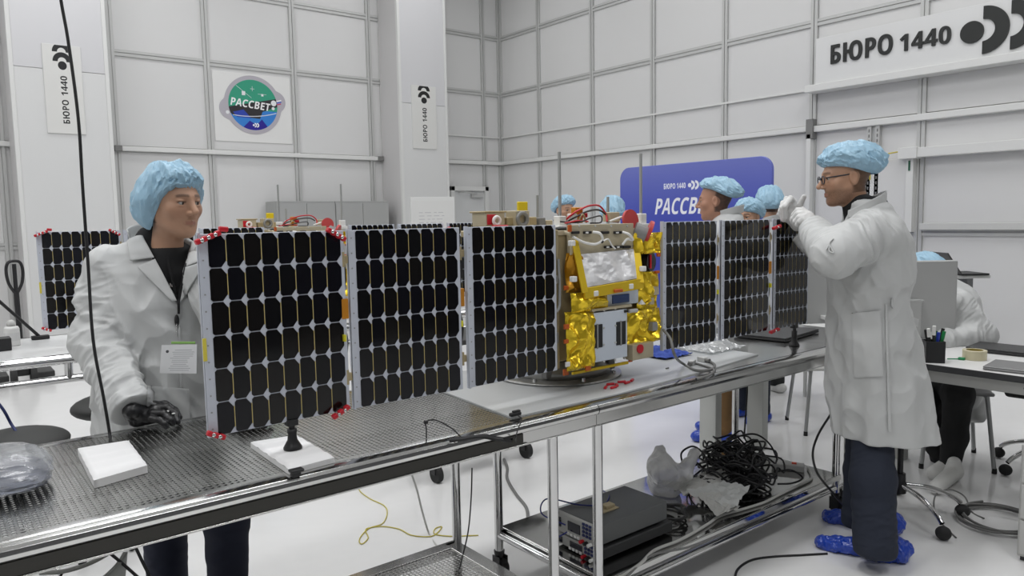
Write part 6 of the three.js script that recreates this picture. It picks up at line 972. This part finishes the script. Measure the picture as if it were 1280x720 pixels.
{ // coiled cable on the floor by the drawer unit
  const c = onY(1245, 655, 0); const pts = []; for (let i = 0; i < 74; i++) { const a = i * 0.42, r = 0.165 + 0.018 * Math.sin(i * 0.61); pts.push(V(c.x + 0.03 + Math.cos(a) * r * 1.12, 0.006 + i * 0.0003 + 0.004 * (1 + Math.sin(i * 0.37)), c.z + Math.sin(a) * r)); } single('cable_coil', 'wide coil of dark grey cable on the floor by the drawers', 'cable', tube(pts, 0.0055, 420, 7), greyCable);
  cable('dark cable arching from the coil past the sneaker', [Fl(1230, 648), Fl(1215, 640), Fl(1205, 620, 0.05), Fl(1188, 612, 0.08), Fl(1172, 616, 0.06), Fl(1168, 640, 0.01), Fl(1178, 655), Fl(1195, 672)], 0.004, greyCable);
  cable('black cable snaking over the floor to the shoe cover', [Fl(918, 730), Fl(922, 712), Fl(940, 700), Fl(965, 696), Fl(1000, 694), Fl(1034, 692)], 0.0055, blackCable);
  cable('black cable hanging from the table end to the floor', [V(3.86, 0.80, -2.0), at(1052, 492, 3.85), at(1040, 515, 3.7), at(1022, 545, 3.6), at(1016, 570, 3.5), at(1022, 592, 3.45), at(1040, 615, 3.42), Fl(1062, 640), Fl(1070, 650)], 0.0055, blackCable);
}
// ---------------------------------------------------------------- left background
{ // pallet jack
  const b = at(23, 400, 7.2), o = thing('pallet_jack', 'black pallet jack with loop handle beside the wide column', 'pallet jack', V(b.x, 0, b.z)); const hy = at(23, 327, 7.2).y;
  mesh('shaft', rod(V(0, 0.2, 0.05), V(0, hy - 0.30, 0), 0.024), blackPlastic, o); mesh('handle', tube([V(0, hy - 0.32, 0), V(-0.06, hy - 0.2, 0), V(-0.07, hy - 0.05, 0), V(-0.045, hy, 0), V(0.045, hy, 0), V(0.07, hy - 0.05, 0), V(0.06, hy - 0.2, 0), V(0, hy - 0.32, 0)], 0.014, 60, 10).rotateY(0.35), blackPlastic, o); mesh('lever', rod(V(0, hy - 0.3, 0), V(0, hy - 0.02, 0), 0.018), blackPlastic, o);
  mesh('pump', rbox(0.14, 0.2, 0.14, 0, 0.2, 0.02, 0.03), blackPlastic, o); for (const s of [-1, 1]) { mesh('fork', rbox(0.16, 0.06, 1.1, s * 0.19, 0.08, -0.55, 0.01), M([0.03, 0.03, 0.03], 0.5), o); const w = new THREE.CylinderGeometry(0.1, 0.1, 0.05, 20); w.rotateZ(Math.PI / 2); mesh('wheel', T(w, s * 0.08, 0.1, 0.1), blackRubber, o); }
}
{ // tripod standing on the rear table
  const f = V(0.30, TY, -5.12), top = 2.1, o = thing('light_tripod', 'black telescopic tripod standing on the rear table', 'tripod', f); mesh('pole', [rod(V(0, 0.10, 0), V(0, 0.8, 0), 0.014), rod(V(0, 0.7, 0), V(-0.03, top - TY, 0), 0.010)], blackPlastic, o); mesh('collar', [cyl(0, 0.28, 0, 0.022, 0.06), cyl(0, 0.72, 0, 0.02, 0.05)], blackPlastic, o);
  for (let i = 0; i < 3; i++) { const a = -0.25 + i * 2.094, q = V(Math.cos(a) * 0.24, 0.012, Math.sin(a) * 0.14); const l = mesh('leg', rod(V(0, 0.30, 0), q, 0.009), blackPlastic, o); mesh('foot', rbox(0.09, 0.022, 0.05, q.x, 0.012, q.z, 0.004), blackRubber, l); }
}
{ const p = onY(16, 432, TY), o = thing('spray_bottle', 'white plastic bottle with domed cap on the rear table', 'bottle', V(p.x, TY, p.z)); mesh('bottle', lathe([[0, 0], [0.036, 0], [0.038, 0.006], [0.038, 0.095], [0.032, 0.108], [0.016, 0.112], [0, 0.112]], 28), whitePlastic, o); mesh('cap', lathe([[0, 0.112], [0.022, 0.112], [0.022, 0.126], [0.018, 0.138], [0.008, 0.146], [0, 0.147]], 24), M([0.55, 0.55, 0.53], 0.4), o); mesh('label', lathe([[0.0385, 0.03], [0.0385, 0.075]], 28), M([0.70, 0.70, 0.69], 0.5), o);
  const q = onY(2, 438, TY); single('black_case', 'small black case next to the white bottle', 'case', T(rbox(0.09, 0.07, 0.09, 0, 0.035, 0, 0.006), q.x, TY, q.z), blackPlastic); }
{ // grey moulded chair and hanging flex under the near end of the front table
  const c = V(0.13, 0, -2.24), o = thing('moulded_chair', 'grey moulded plastic chair pushed under the perforated table', 'chair', c), gm = M([0.30, 0.31, 0.29], 0.5); o.rotation.y = 0.5;
  mesh('backrest', grid((u, v) => V((u - 0.5) * 0.42, 0.40 + v * 0.24, 0.20 - 0.09 * Math.pow(2 * u - 1, 2) + 0.05 * v), 20, 10, 0.012), gm, o); mesh('seat', grid((u, v) => V((u - 0.5) * 0.42, 0.44 + 0.02 * Math.pow(2 * u - 1, 2), -0.2 + v * 0.40), 20, 10, 0.012), gm, o);
  for (const s of [-1, 1]) mesh('leg', tube([V(s * 0.2, 0.0, 0.2), V(s * 0.19, 0.3, 0.18), V(s * 0.17, 0.41, 0.12), V(s * 0.17, 0.41, -0.1), V(s * 0.19, 0.3, -0.18), V(s * 0.2, 0, -0.2)], 0.012, 50, 10), chrome, o);
}
cable('white flex looped over the grey moulded chair', [at(50, 716, 2.0), at(80, 714, 2.0), at(110, 705, 2.02), at(135, 692, 2.05), at(150, 680, 2.08), at(156, 665, 2.1)], 0.006, paleCable);
cable('thin black lead slanting under the front rim', [at(128, 684, 1.98), at(150, 702, 1.98), at(175, 724, 1.98), at(200, 746, 1.98)], 0.0042, blackCable);
cable('second thin black lead under the front rim by the trousers', [at(166, 676, 2.0), at(175, 696, 2.0), at(188, 722, 2.0), at(200, 745, 2.0)], 0.0042, blackCable);
scene.traverse(o => { if (o.isMesh) { o.castShadow = true; o.receiveShadow = true; } });
renderer.render(scene, camera);
